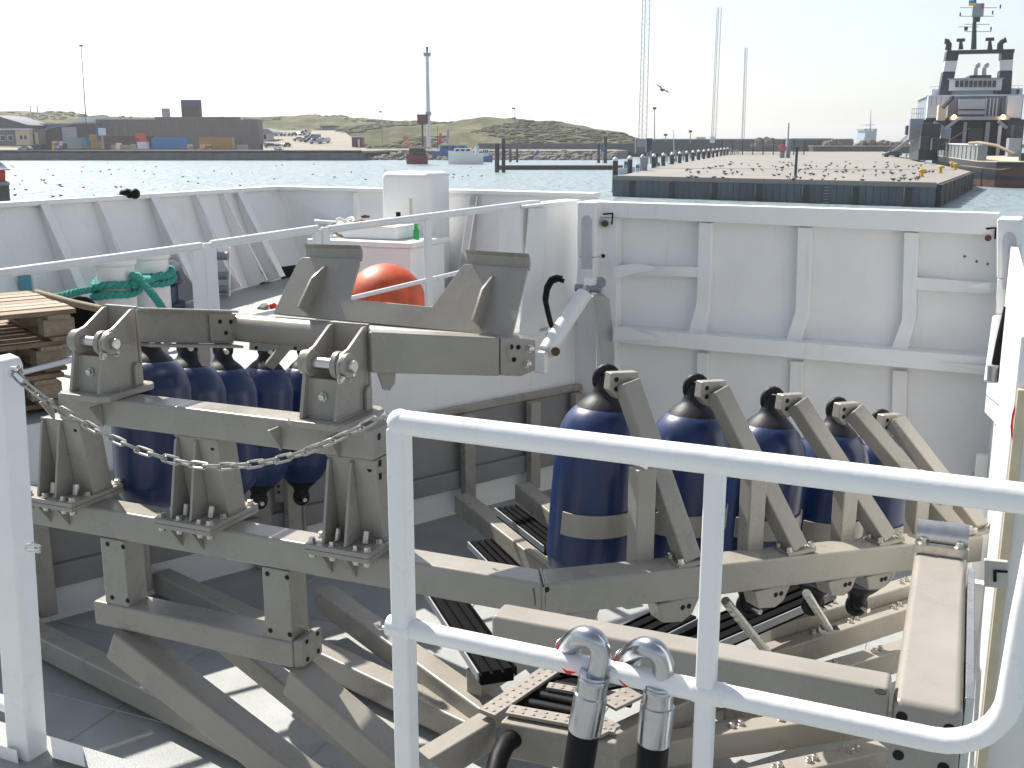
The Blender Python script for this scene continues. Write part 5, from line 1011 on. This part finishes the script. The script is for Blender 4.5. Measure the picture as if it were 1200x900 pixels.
for i, (x, y, lb) in enumerate(((1080, 207.5, 'yellow bollard nearest the pier corner'), (1102, 203, 'yellow bollard second from the pier corner'), (1115, 197, 'yellow bollard beside the pier right edge'), (1119, 199, 'yellow bollard right on the pier right edge'), (1083, 188.5, 'yellow bollard farther along the pier edge'), (1062, 184.5, 'yellow bollard farthest along the pier edge'))):
    p = pz(x, y); s = 1.0; t = thing('pier_bollard', lb, 'bollard', p, 'yellow bollards on the pier'); MB().lathe(p, Z * .95, [(0, .32), (.08, .32), (.09, .2), (.6, .19), (.7, .34), (.9, .34), (1, .2)], 14).obj('post', 'yellow', t); MB().box(p + Z * .75 + X * .2, X * .25, Y * .12, Z * .1).obj('horn', 'yellow', t)
t = thing('pier_lamp', 'slim dark lamp bollard at the front edge of the pier', 'lamp post', pz(932, 208)); p = pz(932, 208); MB().lathe(p, Z * (at(932, 172.5, p.y).z - p.z), [(0, .32), (.03, .3), (.06, .16), (.95, .14), (.955, .2), (1, .19)], 14).obj('shaft', paint('lamp_dark', (.02, .03, .035), .5), t)
# piles with white caps along the pier's left side
A, B = pz(735, 204), pz(862, 181)
for k in range(17):
    f = 1 - (1 - k / 17) ** 1.0; p = A.lerp(B, f); p = Vector((p.x - 1.5, p.y, PZ - .5)); t = thing('capped_pile', '%s white-capped dark pile along the pier left edge, counted from the front' % ('first second third fourth fifth sixth seventh eighth ninth tenth eleventh twelfth thirteenth fourteenth fifteenth sixteenth seventeenth'.split()[k]), 'pile', p, 'white-capped piles along the pier')
    MB().cyl(p - Z * 2.5, p + Z * 2.1, .36, .34, 10).obj('shaft', 'pile', t); MB().lathe(p + Z * 2.1, Z * .5, [(0, .37), (.5, .35), (1, .08)], 10).obj('cap', 'shipwhite', t)
p = pz(754, 200); t = thing('refuse_drum', 'big grey drum standing on the near left pier corner', 'drum', p); MB().lathe(p, Z * 1.7, [(0, .5), (.05, .52), (.5, .55), (.97, .55), (1, .6)], 18).obj('drum', 'galv', t); MB().cyl(p + Z * 1.7, p + Z * 1.8, .62, n=18).obj('rim', 'shipgrey', t)
for k in range(22):
    f = (k + random.random() * .6) / 22; px = 752 + 118 * f; yb = 193 - 12 * f; D = 150 + 170 * f; h = random.uniform(9, 17) * (1 - .45 * f)
    pole('berth_post', 'thin grey berth posts crowded behind the capped piles', 'post', px, yb, px, yb - h, D, .16, .14, random.choice(['galv', 'pile', 'shipgrey']), None, 'berth posts behind the pier')
for (x0, x1, yb, D, lb) in ((803, 818, 182, 290, 'small pale boat moored near the middle of the pile line'), (818, 830, 180.5, 310, 'small grey boat farthest along the pile line'), (740, 756, 192, 175, 'white dinghy behind the nearest capped pile')): boat('moored_boat', lb, x0, x1, yb, 'shipgrey' if 'grey' in lb else 'shipwhite', D, 1.3, (.3, .75, 1.3), 'shipwhite', 1)
# fence across the pier's far end
t = thing('mesh_fence', 'grey mesh fence with posts across the far end of the pier', 'fence', pz(880, 181))
for k in range(9):
    p = pz(846 + k * 12, 181.5); MB().cyl(p, p + Z * 4.2, .16, n=8).obj('post', 'darkpaint', t)
    if k < 8:
        q = pz(846 + (k + 1) * 12, 181.5)
        for zz in (.3, 1.5, 2.7, 3.9): MB().beam(p + Z * zz, q + Z * zz, .06, .06).obj('rail', 'galv', t)
        for j in range(1, 8): r_ = p.lerp(q, j / 8); MB().cyl(r_, r_ + Z * 4, .03, n=4).obj('wire', 'galv', t)
t = thing('lifebuoy_stand', 'lifebuoy stand with red ring and thin pole on the pier', 'lifebuoy stand', pz(918, 185)); p = pz(918, 185)
fbox('cabinet', 914, 920, 172, 185, p.y, .8, 'galv', t); MB().tube([at(917, 174, p.y - .2) + Vector((.75 * math.cos(a), 0, .75 * math.sin(a))) for a in [k * math.pi / 8 for k in range(16)]], .2, 8, True).obj('ring', M['signal_red'], t); fbox('pole', 923, 924, 144, 185, p.y, .3, 'galv', t); fbox('box', 921, 927, 163, 185, p.y + .4, 1, 'shipgrey', t)
fthing('pier_sign', 'white notice sign on a post at the pier fence', 'sign', [('board', 832, 838, 160, 167.5, .2, 'shipwhite'), ('post', 834.6, 835.4, 167.6, 186, .2, 'rust')], 230, (835, 186)); fthing('wall_sign', 'pale blue sign board below the tallest lattice mast', 'sign', [('board', 747, 757.5, 164.5, 172, .3, 'shipgrey'), ('cabin', 757.8, 764, 162, 178, 3, 'darkpaint')], 250, (752, 178))
# dark harbour wall, halls and rubble beyond the pier
HW = 400
t = tag(fbox('harbour_wall', 745, 1000, 163.5, 180, HW, 3, paint('far_wall', (.09, .10, .11), .9)), 'dark harbour wall closing off the pier in the distance', 'wall'); fbox('coping', 745, 1000, 162.6, 163.4, HW - .2, 3.4, 'shipgrey', t)
t = tag(fbox('breakwater', 952, 1068, 171.5, 180, HW - 8, 6, M['far_wall']), 'low breakwater wall with sunlit coping left of the big ship', 'breakwater'); fbox('coping', 952, 1068, 170.8, 171.4, HW - 8.2, 6.4, 'cream', t)
fthing('stone_block', 'square concrete block lying on the breakwater', 'block', [('block', 983, 1000.5, 164.5, 171, 6, paint('block_brown', (.16, .13, .11), .9))], HW - 2, (992, 171)); fthing('far_shed', 'long pale shed roof beyond the harbour wall', 'shed', [('shed', 927, 976, 162, 168, 12, 'shipgrey')], HW + 40, (950, 168)); fthing('pale_hut', 'small tan hut roof above the harbour wall', 'hut', [('hut', 816, 827, 160.5, 164, 4, 'cream')], HW + 20, (821, 164))
for i, (x0, x1, yt, lb) in enumerate(((895, 908, 157.5, 'rough dark boulder pile left of the lifebuoy stand'), (966, 982, 164, 'boulder heap left of the concrete block'), (1004, 1028, 164, 'wide boulder heap below the distant ship'), (1020, 1050, 166, 'boulder heap right of the distant ship'), (884, 896, 160, 'small boulder heap on the harbour wall'), (1046, 1062, 167, 'small boulder heap by the big ship'))):
    rk = MB(); D = HW - 3
    for k in range(26):
        f = random.random(); s = 1 - abs(2 * f - 1); p = at(x0 + (x1 - x0) * f, 172, D); h = at(x0, yt, D).z - p.z; r = random.uniform(.7, 1.5); rk.ball((p.x, D + random.uniform(-2, 2), p.z + h * s ** .5 * random.random() * .75), r * 1.2, r, r, 6, 4)
    tag(rk.obj('boulder_heap', 'rock', ang=20), lb, 'rocks')
t = thing('distant_ship', 'hazy pale ship seen head on beyond the breakwater', 'ship', at(1019, 170, 900)); SD = 900
fb = lambda nm, a, b, c, d, dd, mt: fbox(nm, a, b, c, d, SD + dd, 20, mt, t)
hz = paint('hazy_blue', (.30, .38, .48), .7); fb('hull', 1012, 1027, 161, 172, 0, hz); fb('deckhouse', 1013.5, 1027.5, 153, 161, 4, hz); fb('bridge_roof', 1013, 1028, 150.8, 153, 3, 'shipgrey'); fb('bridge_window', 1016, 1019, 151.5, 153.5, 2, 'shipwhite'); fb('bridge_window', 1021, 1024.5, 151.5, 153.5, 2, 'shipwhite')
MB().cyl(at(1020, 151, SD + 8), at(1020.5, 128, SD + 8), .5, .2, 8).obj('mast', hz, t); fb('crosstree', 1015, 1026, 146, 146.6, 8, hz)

# ------------------------------------------------------------------ the big offshore ship at the right
sa = (pz(1060, 184) - pz(1138, 201)); sa.z = 0; sa.normalize(); sb = Vector((sa.y, -sa.x, 0)); s0 = pz(1138, 201) + sb * 1.6 + sa * 4; s0.z = 0
SH = thing('offshore_ship', 'big dark offshore supply ship with twin funnels moored beside the pier', 'ship', Vector((s0.x, s0.y, WZ)))
def sp(l, w, z): return s0 + sa * l + sb * w + Z * z
def sbox(nm, l0, l1, w0, w1, z0, z1, mt, parent=SH, bev=0, tl=0, tw=0):
    b = [sp(l0, w0, z0), sp(l0, w1, z0), sp(l1, w1, z0), sp(l1, w0, z0)]; tp = [sp(l0 + tl, w0 + tw, z1), sp(l0 + tl, w1 - tw, z1), sp(l1 - tl, w1 - tw, z1), sp(l1 - tl, w0 + tw, z1)]
    return MB().hexa(b, tp).obj(nm, mt, parent, bev)
BWd = 19
hp = [sp(0, 2, .4), sp(-1.2, 5, .4), sp(-1.2, 14, .4), sp(0, 17, .4), sp(4, 19, .4), sp(70, 19, .4), sp(88, 9.5, .4), sp(70, 0, .4), sp(4, 0, .4)]
MB().prism(hp, -Z * 2.4).obj('hull', 'darkpaint', SH); MB().prism([p - Z * 2.401 for p in hp], -Z * 2).obj('bottom_strake', 'boot', SH); MB().prism([p * 1 - Z * .5 + (sp(-.06, 9, 0) - sp(0, 9, 0)) for p in hp[:5]] + [sp(3, 9, -.1)], -Z * 1.3).obj('stern_plate', 'boot', SH)
MB().prism([p + Z * .002 for p in hp], Z * .12).obj('rubbing_strake', 'cream', SH)
for w0, w1 in ((0, 1.2), (17.8, 19)): sbox('cargo_rail', 4, 66, w0, w1, .53, 2.6, 'galv'); sbox('rail_cap', 4, 66, w0 - .15, w1 + .15, 2.61, 2.8, 'shipwhite')
for k in range(11): sbox('bulwark_post', 6 + k * 5.2, 6.5 + k * 5.2, -.12, -.01, .6, 2.5, 'galv')
zq = lambda y, D: at(1140, y, D).z
LQ = 62                                                           # aft face of the superstructure
Dq = sp(LQ, 9, 0).y; wx = lambda px, l=LQ: (at(px, 150, 1).x * sp(l, 0, 0).y - sp(l, 0, 0).x) / (sb.x - at(px, 150, 1).x * sb.y)
def face(nm, x0, x1, yt, yb, dep, mt, l=LQ, parent=SH, bev=0):
    w0, w1 = wx(x0, l), wx(x1, l); D = sp(l, (w0 + w1) / 2, 0).y; return sbox(nm, l, l + dep, w0, w1, at(1140, yb, D).z, at(1140, yt, D).z, mt, parent, bev)
face('main_block', 1084, 1196, 112, 140, 22, 'shipgrey'); face('lower_block', 1079, 1200, 140.1, 188, 24, 'darkpaint', LQ - 1); g = face('garage_opening', 1110, 1180, 141, 187, .5, paint('garage_dark', (.012, .014, .02), .8), LQ - 1.6)
face('garage_pillar', 1129, 1133, 143, 187, .3, 'shipgrey', LQ - 2.1, g); face('garage_pillar', 1155, 1160, 143, 187, .3, 'shipgrey', LQ - 2.1, g); face('inner_winch', 1136, 1152, 150, 183, .3, 'darkpaint', LQ - 2, g); face('white_door', 1170, 1174, 147, 186, .3, 'shipwhite', LQ - 2.1, g)
face('side_wing', 1085, 1109, 112, 138, 3, 'shipwhite', LQ - 3); face('side_wing', 1178, 1195, 112, 138, 3, 'shipwhite', LQ - 3)
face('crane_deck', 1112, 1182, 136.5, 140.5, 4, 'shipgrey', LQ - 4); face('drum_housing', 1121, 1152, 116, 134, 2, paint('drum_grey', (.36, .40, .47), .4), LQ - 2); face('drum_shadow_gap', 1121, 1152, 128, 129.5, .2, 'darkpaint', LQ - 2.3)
for x in (1152.5, 1157, 1161, 1165, 1170): face('vertical_pipe', x, x + 1.3, 115, 136, .4, 'shipwhite' if x % 2 else 'darkpaint', LQ - 1)
for k in range(4): face('panel_seam', 1089 + k * 5.5, 1089.4 + k * 5.5, 113, 124, .1, 'galv', LQ - 3.1)
face('deck_line', 1082, 1198, 111, 112.6, 23, 'shipwhite', LQ - .5); face('upper_deck', 1088, 1194, 104, 111, 14, 'shipwhite', LQ + 3)
for x in (1097, 1104, 1160, 1187): face('port_window', x, x + 3, 104.6, 110, .2, 'glass', LQ + 2.8)
br = face('bridge', 1108, 1169, 93, 106, 12, 'shipwhite', LQ + 1.5)
for k in range(9): x = 1115 + k * 5.4; face('bridge_window', x, x + 3.9, 94.5, 102, .2, 'glass', LQ + 1.3, br)
face('bridge_roof', 1106, 1171, 91.3, 92.9, 13, 'shipgrey', LQ + 1, br); face('monkey_island', 1131, 1156, 88, 91.2, 8, 'darkpaint', LQ + 3, br)
for x in (1137, 1147): c = sp(LQ + 6, wx(x, LQ + 6), zq(84, Dq + 6)); MB().cyl(c - Z * 1, c + Z * .8, .5, .35, 10).obj('radome_base', 'shipwhite', br); MB().ball(c + Z * 1.2 + X * .3, .55, n=10, m=7).obj('radome', 'shipwhite', br)
for sgn, (b0, b1, t0, t1) in ((0, (1097, 1111, 1102, 1116.5)), (1, (1166, 1181, 1165.5, 1179))):
    for nm, y0, y1, mt in (('funnel', 112, 83.2, 'darkpaint'), ('funnel_white_band', 83, 70.2, 'shipwhite'), ('funnel_top', 70, 58, 'darkpaint')):
        def fx(y): f = (112 - y) / 54; return b0 + (t0 - b0) * f, b1 + (t1 - b1) * f
        l = LQ + 2; (a0, a1), (c0, c1) = fx(y0), fx(y1); z0, z1 = zq(y0, Dq + 2), zq(y1, Dq + 2)
        bt = [sp(l, wx(a0, l), z0), sp(l, wx(a1, l), z0), sp(l + 4, wx(a1, l), z0), sp(l + 4, wx(a0, l), z0)]; tp = [sp(l, wx(c0, l), z1), sp(l, wx(c1, l), z1), sp(l + 4, wx(c1, l), z1), sp(l + 4, wx(c0, l), z1)]
        MB().hexa(bt, tp).obj(nm, mt, SH, .1)
def spx(px, py, l): D = sp(l, wx(px, l), 0).y; return at(px, py, D)
face('funnel_bridge', 1103, 1180, 58.2, 62.5, 2, 'darkpaint', LQ + 3)
for a in (((1111, 59), (1112, 52), (1110, 48.5), (1107, 48.5)), ((1172, 59), (1172, 52), (1175, 48), (1179, 46.5))): MB().tube([spx(x, y, LQ + 4) for x, y in a], [.6, .55, .5, .55], 10).obj('exhaust_pipe', 'darkpaint', SH)
for x, y in ((1126, 47), (1160, 46)): MB().cyl(spx(x, 58, LQ + 4), spx(x, y, LQ + 4), .5, .25, 8).obj('radar_post', 'darkpaint', SH); c = spx(x, y, LQ + 4); MB().box(c, sb * .75, sa * .2, Z * .3).obj('radar_scanner', 'darkpaint', SH, .05)
mst = MB().cyl(spx(1141, 58, LQ + 5), spx(1143, -6, LQ + 5), .55, .2, 8).obj('main_mast', 'darkpaint', SH)
for x0, x1, y in ((1125, 1165, 19), (1130, 1162, 37), (1123, 1147, 31.5), (1131, 1160, 28.5), (1125, 1168, 9)): MB().cyl(spx(x0, y, LQ + 5), spx(x1, y, LQ + 5), .06, n=5).obj('yard', 'galv', mst)
for x, y in ((1125, 17), (1163, 15), (1131, 34), (1161, 34), (1172, 8)): MB().cyl(spx(x, y + 2, LQ + 5), spx(x + .5, y - 2.5, LQ + 5), .14, n=5).obj('aerial', 'darkpaint', mst)
c = spx(1146, 12, LQ + 4.6); MB().box(c, sb * 1.0, sa * .5, Z * 1.2).obj('mast_box', 'shipgrey', mst, .1); MB().box(spx(1145, 23, LQ + 4.6), sb * .5, sa * .4, Z * .4).obj('scanner', 'darkpaint', mst); MB().box(spx(1132, 33.5, LQ + 4.6), sb * .3, sa * .3, Z * .35).obj('mast_lamp', 'darkpaint', mst)
c = spx(1139, 3.5, LQ + 4); MB().box(c + Z * .25, sb * .55, sa * .03, Z * .25).obj('flag_blue_half', paint('flag_blue', (.02, .16, .5), .7), mst); MB().box(c - Z * .26, sb * .55, sa * .03, Z * .25).obj('flag_yellow_half', paint('flag_yellow', (.7, .5, .03), .7), mst); MB().box(spx(1151, 7, LQ + 4), sb * .15, sa * .03, Z * .5).obj('red_pennant', M['signal_red'], mst)
for x in (1118, 1175.5):
    c = spx(x, 137, LQ - 4.4); MB().ball(c, .38, n=12, m=8).obj('deck_lamp', mat('lamp_glow', (.9, .5, .15), .4, emis=((1, .45, .10), 14)), SH)
for (x0, x1, yt, yb, l, nm, mt) in ((1080, 1103, 145, 160, 46, 'side_casing', 'darkpaint'), (1066, 1082, 139, 164, 50, 'stair_tower', 'shipgrey'), (1062, 1072, 147, 158, 54, 'fender_rack', 'darkpaint'), (1104, 1115, 150, 163, 48, 'locker', 'shipgrey'), (1188, 1200, 147, 162, 46, 'side_casing', 'darkpaint'), (1184, 1199, 162, 184, 44, 'winch_house', 'shipgrey'), (1098, 1107, 123, 141, 52, 'crane_post', 'cream'), (1080, 1090, 160, 175, 40, 'deck_house', 'darkpaint'), (1094, 1110, 162, 176, 42, 'tugger_winch', 'darkpaint'), (1115, 1128, 163, 186, 50, 'hose_reel', 'darkpaint')):
    face(nm, x0, x1, yt, yb, 3, mt, l, SH, .1)
for k in range(6): face('stanchion', 1067 + k * 2.6, 1067.5 + k * 2.6, 127, 139, .15, 'galv', 50)
face('hand_rail', 1067, 1081, 127, 127.6, .15, 'galv', 49.9); face('hand_rail', 1067, 1081, 133, 133.5, .15, 'galv', 49.9)
for a, b in (((1122, 140), (1108, 151)), ((1095, 143), (1108, 151)), ((1170, 142), (1180, 150))): MB().beam(spx(*a, 50), spx(*b, 50), .5, .5).obj('a_frame', 'shipgrey', SH)
MB().beam(spx(1105, 126, 51), spx(1117, 114, 48), .45, .5).obj('crane_jib', 'darkpaint', SH); MB().tube([spx(1102, 171, 40), spx(1120, 160, 44), spx(1136, 150, 48)], .10, 6).obj('orange_hose', 'boot', SH)
for k in range(20): face('rail_post', 1086 + k * 5.4, 1086.3 + k * 5.4, 99 if k > 4 and k < 15 else 101, 104, .1, 'galv', LQ + 2.5)
face('upper_rail', 1086, 1194, 100.8, 101.2, .1, 'galv', LQ + 2.5)
MB().tube([sp(9, -.6, 2.9), sp(5, .2, 3.0), sp(1, 2, 2.6), sp(-1, 4, 1.5)], .22, 8).obj('stern_tube', 'rope2', SH); sbox('stern_frame', 2, 3, 11, 11.4, .53, 2.4, 'darkpaint'); sbox('stern_frame', 2, 3, 15, 15.4, .53, 2.4, 'darkpaint'); sbox('stern_beam', 2, 3, 10.5, 15.9, 2.41, 2.8, 'cream'); sbox('stern_roller', 3.2, 5, 5.5, 9.5, .53, 1.6, 'darkpaint')
MB().ball(sp(10, 8, 1.2), .9, n=10, m=7).obj('white_float', 'shipwhite', SH)
for k, (a, b) in enumerate((((1126, 199), (1160, 189.5)), ((1122, 200), (1163, 191)))):
    p, q = pz(*a), sp(-1, 6 + k * 2, .6); t = tag(MB().tube([p + Z * .6, p.lerp(q, .5) - Z * .5, q], .09, 6).obj('stern_line', 'rope2'), ('upper mooring line from the pier corner to the ship stern', 'lower mooring line from the pier corner to the ship stern')[k], 'rope')
t = thing('gangway', 'inclined dark gangway leading up to the big ship', 'gangway', pz(1048, 182)); a, b = pz(1044, 183) + Z * .5, spx(1076, 157, 52)
for o in (0, 1.2):
    for z in (0, 1.1): MB().beam(a + Y * o + Z * z, b + Y * o + Z * z, .12, .12).obj('rail', 'darkpaint', t)
for k in range(9): p = a.lerp(b, k / 8); MB().beam(p, p + Z * 1.1, .08, .08, X).obj('stanchion', 'darkpaint', t)
MB().beam(a + Y * .6, b + Y * .6, 1.1, .15).obj('walkway', 'galv', t)
p = pz(1045, 184); t = thing('quay_car', 'dark blue car parked on the pier by the gangway', 'car', p); 
for nm, me in (('body', CB_[0].mesh('body', paint('car_navy', (.03, .06, .12), .3))), ('side_windows', car_cache[False][0]), ('windscreen', car_cache[False][1])): o = bpy.data.objects.new(nm, me); COL.objects.link(o); o.parent = t
for sx in (-1.3, 1.3):
    for sy in (-.8, .8): o = bpy.data.objects.new('wheel', WHEEL); COL.objects.link(o); o.parent = t; o.location = (sx, sy, .33)

# ------------------------------------------------------------------ people on the pier
def person(label, px, py, col, leg):
    p = pz(px, py); t = thing('person', label, 'person', p); v = [(0, 0, .95), (0, 0, 1.2), (0, 0, 1.42), (0, 0, 1.55), (0, 0, 1.72), (.2, 0, 1.4), (.27, .02, 1.12), (.26, -.06, .88), (-.2, 0, 1.4), (-.27, .02, 1.12), (-.26, -.05, .88), (.1, 0, .92), (.11, -.08, .5), (.11, .02, .08), (.11, -.12, .04), (-.1, 0, .92), (-.11, .08, .5), (-.11, .14, .08), (-.11, .02, .04)]
    e = [(0, 1), (1, 2), (2, 3), (3, 4), (2, 5), (5, 6), (6, 7), (2, 8), (8, 9), (9, 10), (0, 11), (11, 12), (12, 13), (13, 14), (0, 15), (15, 16), (16, 17), (17, 18)]
    me = bpy.data.meshes.new('body'); me.from_pydata(v, e, []); o = bpy.data.objects.new('body', me); COL.objects.link(o); o.parent = t
    md = o.modifiers.new('skin', 'SKIN'); o.modifiers.new('sub', 'SUBSURF').levels = 1
    rad = [.16, .16, .17, .06, .11, .07, .05, .04, .07, .05, .04, .1, .07, .05, .04, .1, .07, .05, .04]
    for i, r in enumerate(rad): me.skin_vertices[0].data[i].radius = (r, r * .8)
    me.skin_vertices[0].data[0].use_root = True; me.materials.append(col)
person('person in a dark red jacket by the pier fence', 858, 182, M['shed_red'], 0); person('person in a grey coat right of the red jacket', 863, 182, M['galv'], 0)

# ------------------------------------------------------------------ birds
def bird_mesh(nm, mt, fly=False):
    b = MB().ball((0, 0, .17), .19, .10, .09, 8, 6).ball((.19, 0, .25), .055, .05, .05, 6, 5)
    b.prism([(.23, -.012, .25), (.30, 0, .238), (.23, .012, .25)], Z * .015); b.prism([(-.15, -.05, .19), (-.36, -.03, .17), (-.36, .03, .17), (-.15, .05, .19)], Z * .02)
    if fly:
        for s in (-1, 1): b.prism([(.08, s * .06, .2), (.10, s * .35, .30), (-.02, s * .75, .26), (-.08, s * .38, .28), (-.08, s * .06, .2)], Z * .015)
    else:
        for s in (-.035, .035): b.prism([(-.01, s - .008, 0), (.01, s - .008, 0), (.01, s + .008, 0), (-.01, s + .008, 0)], Z * .1)
    return b.mesh(nm, mt)
BM = [bird_mesh('bird', 'bird'), bird_mesh('bird_pale', 'birdw')]
for k in range(150):
    px = random.uniform(795, 1095); py = 214.0 - 24 * random.random() ** .8
    if px < 850: py = min(py, 210); py = max(py, 202 - (px - 795) * .12)
    if px > 1085: py = min(max(py, 203), 211)
    d = random.random() < .72; o = inst('gull', BM[0] if d else BM[1], None, pz(px, py) + Z * .005, Matrix.Rotation(random.uniform(0, 6.3), 3, 'Z')); s = random.uniform(.85, 1.35); o.scale = (s,) * 3
    tag(o, ('small dark bird standing in the flock on the concrete pier' if d else 'small pale gull standing in the flock on the concrete pier'), 'bird', 'birds resting on the pier')
k = 0
while k < 70:
    px, py = random.uniform(10, 720), random.uniform(191, 236)
    if py > 238 - px * .05 or (455 < px < 525 and py < 205) or (575 < px and py < 201) or px > 660 and py > 226: continue
    k += 1; p = atz(px, py, WZ); s = random.uniform(.8, 1.5); o = inst('swimming_bird', BM[0], None, p - Z * .1 * s, Matrix.Rotation(random.uniform(0, 6.3), 3, 'Z')); o.scale = (s,) * 3; tag(o, 'small dark bird floating on the harbour water', 'bird', 'birds on the water')
o = inst('flying_gull', bird_mesh('flying_gull', 'bird', True), None, at(775, 108, 130), Matrix.Rotation(.8, 3, 'Z') @ Matrix.Rotation(.5, 3, 'X')); o.scale = (1.6,) * 3; tag(o, 'lone gull flying above the pier beside the lattice mast', 'bird')

# ------------------------------------------------------------------ summer haze over the harbour
hz_m = bpy.data.materials.new('haze_air'); hz_m.use_nodes = True; n = hz_m.node_tree.nodes; l = hz_m.node_tree.links; n.remove(n['Principled BSDF'])
pv = n.new('ShaderNodeVolumePrincipled'); pv.inputs['Density'].default_value = .0002; pv.inputs['Color'].default_value = (.92, .95, 1, 1); pv.inputs['Anisotropy'].default_value = .35; l.new(pv.outputs[0], n['Material Output'].inputs['Volume'])
hz_o = MB().bx(-2600, 3100, -80, 4600, WZ - 1.2, 62).obj('haze', hz_m); hz_o['kind'] = 'stuff'; tag(hz_o, 'thin pale summer haze over the whole harbour', 'haze')
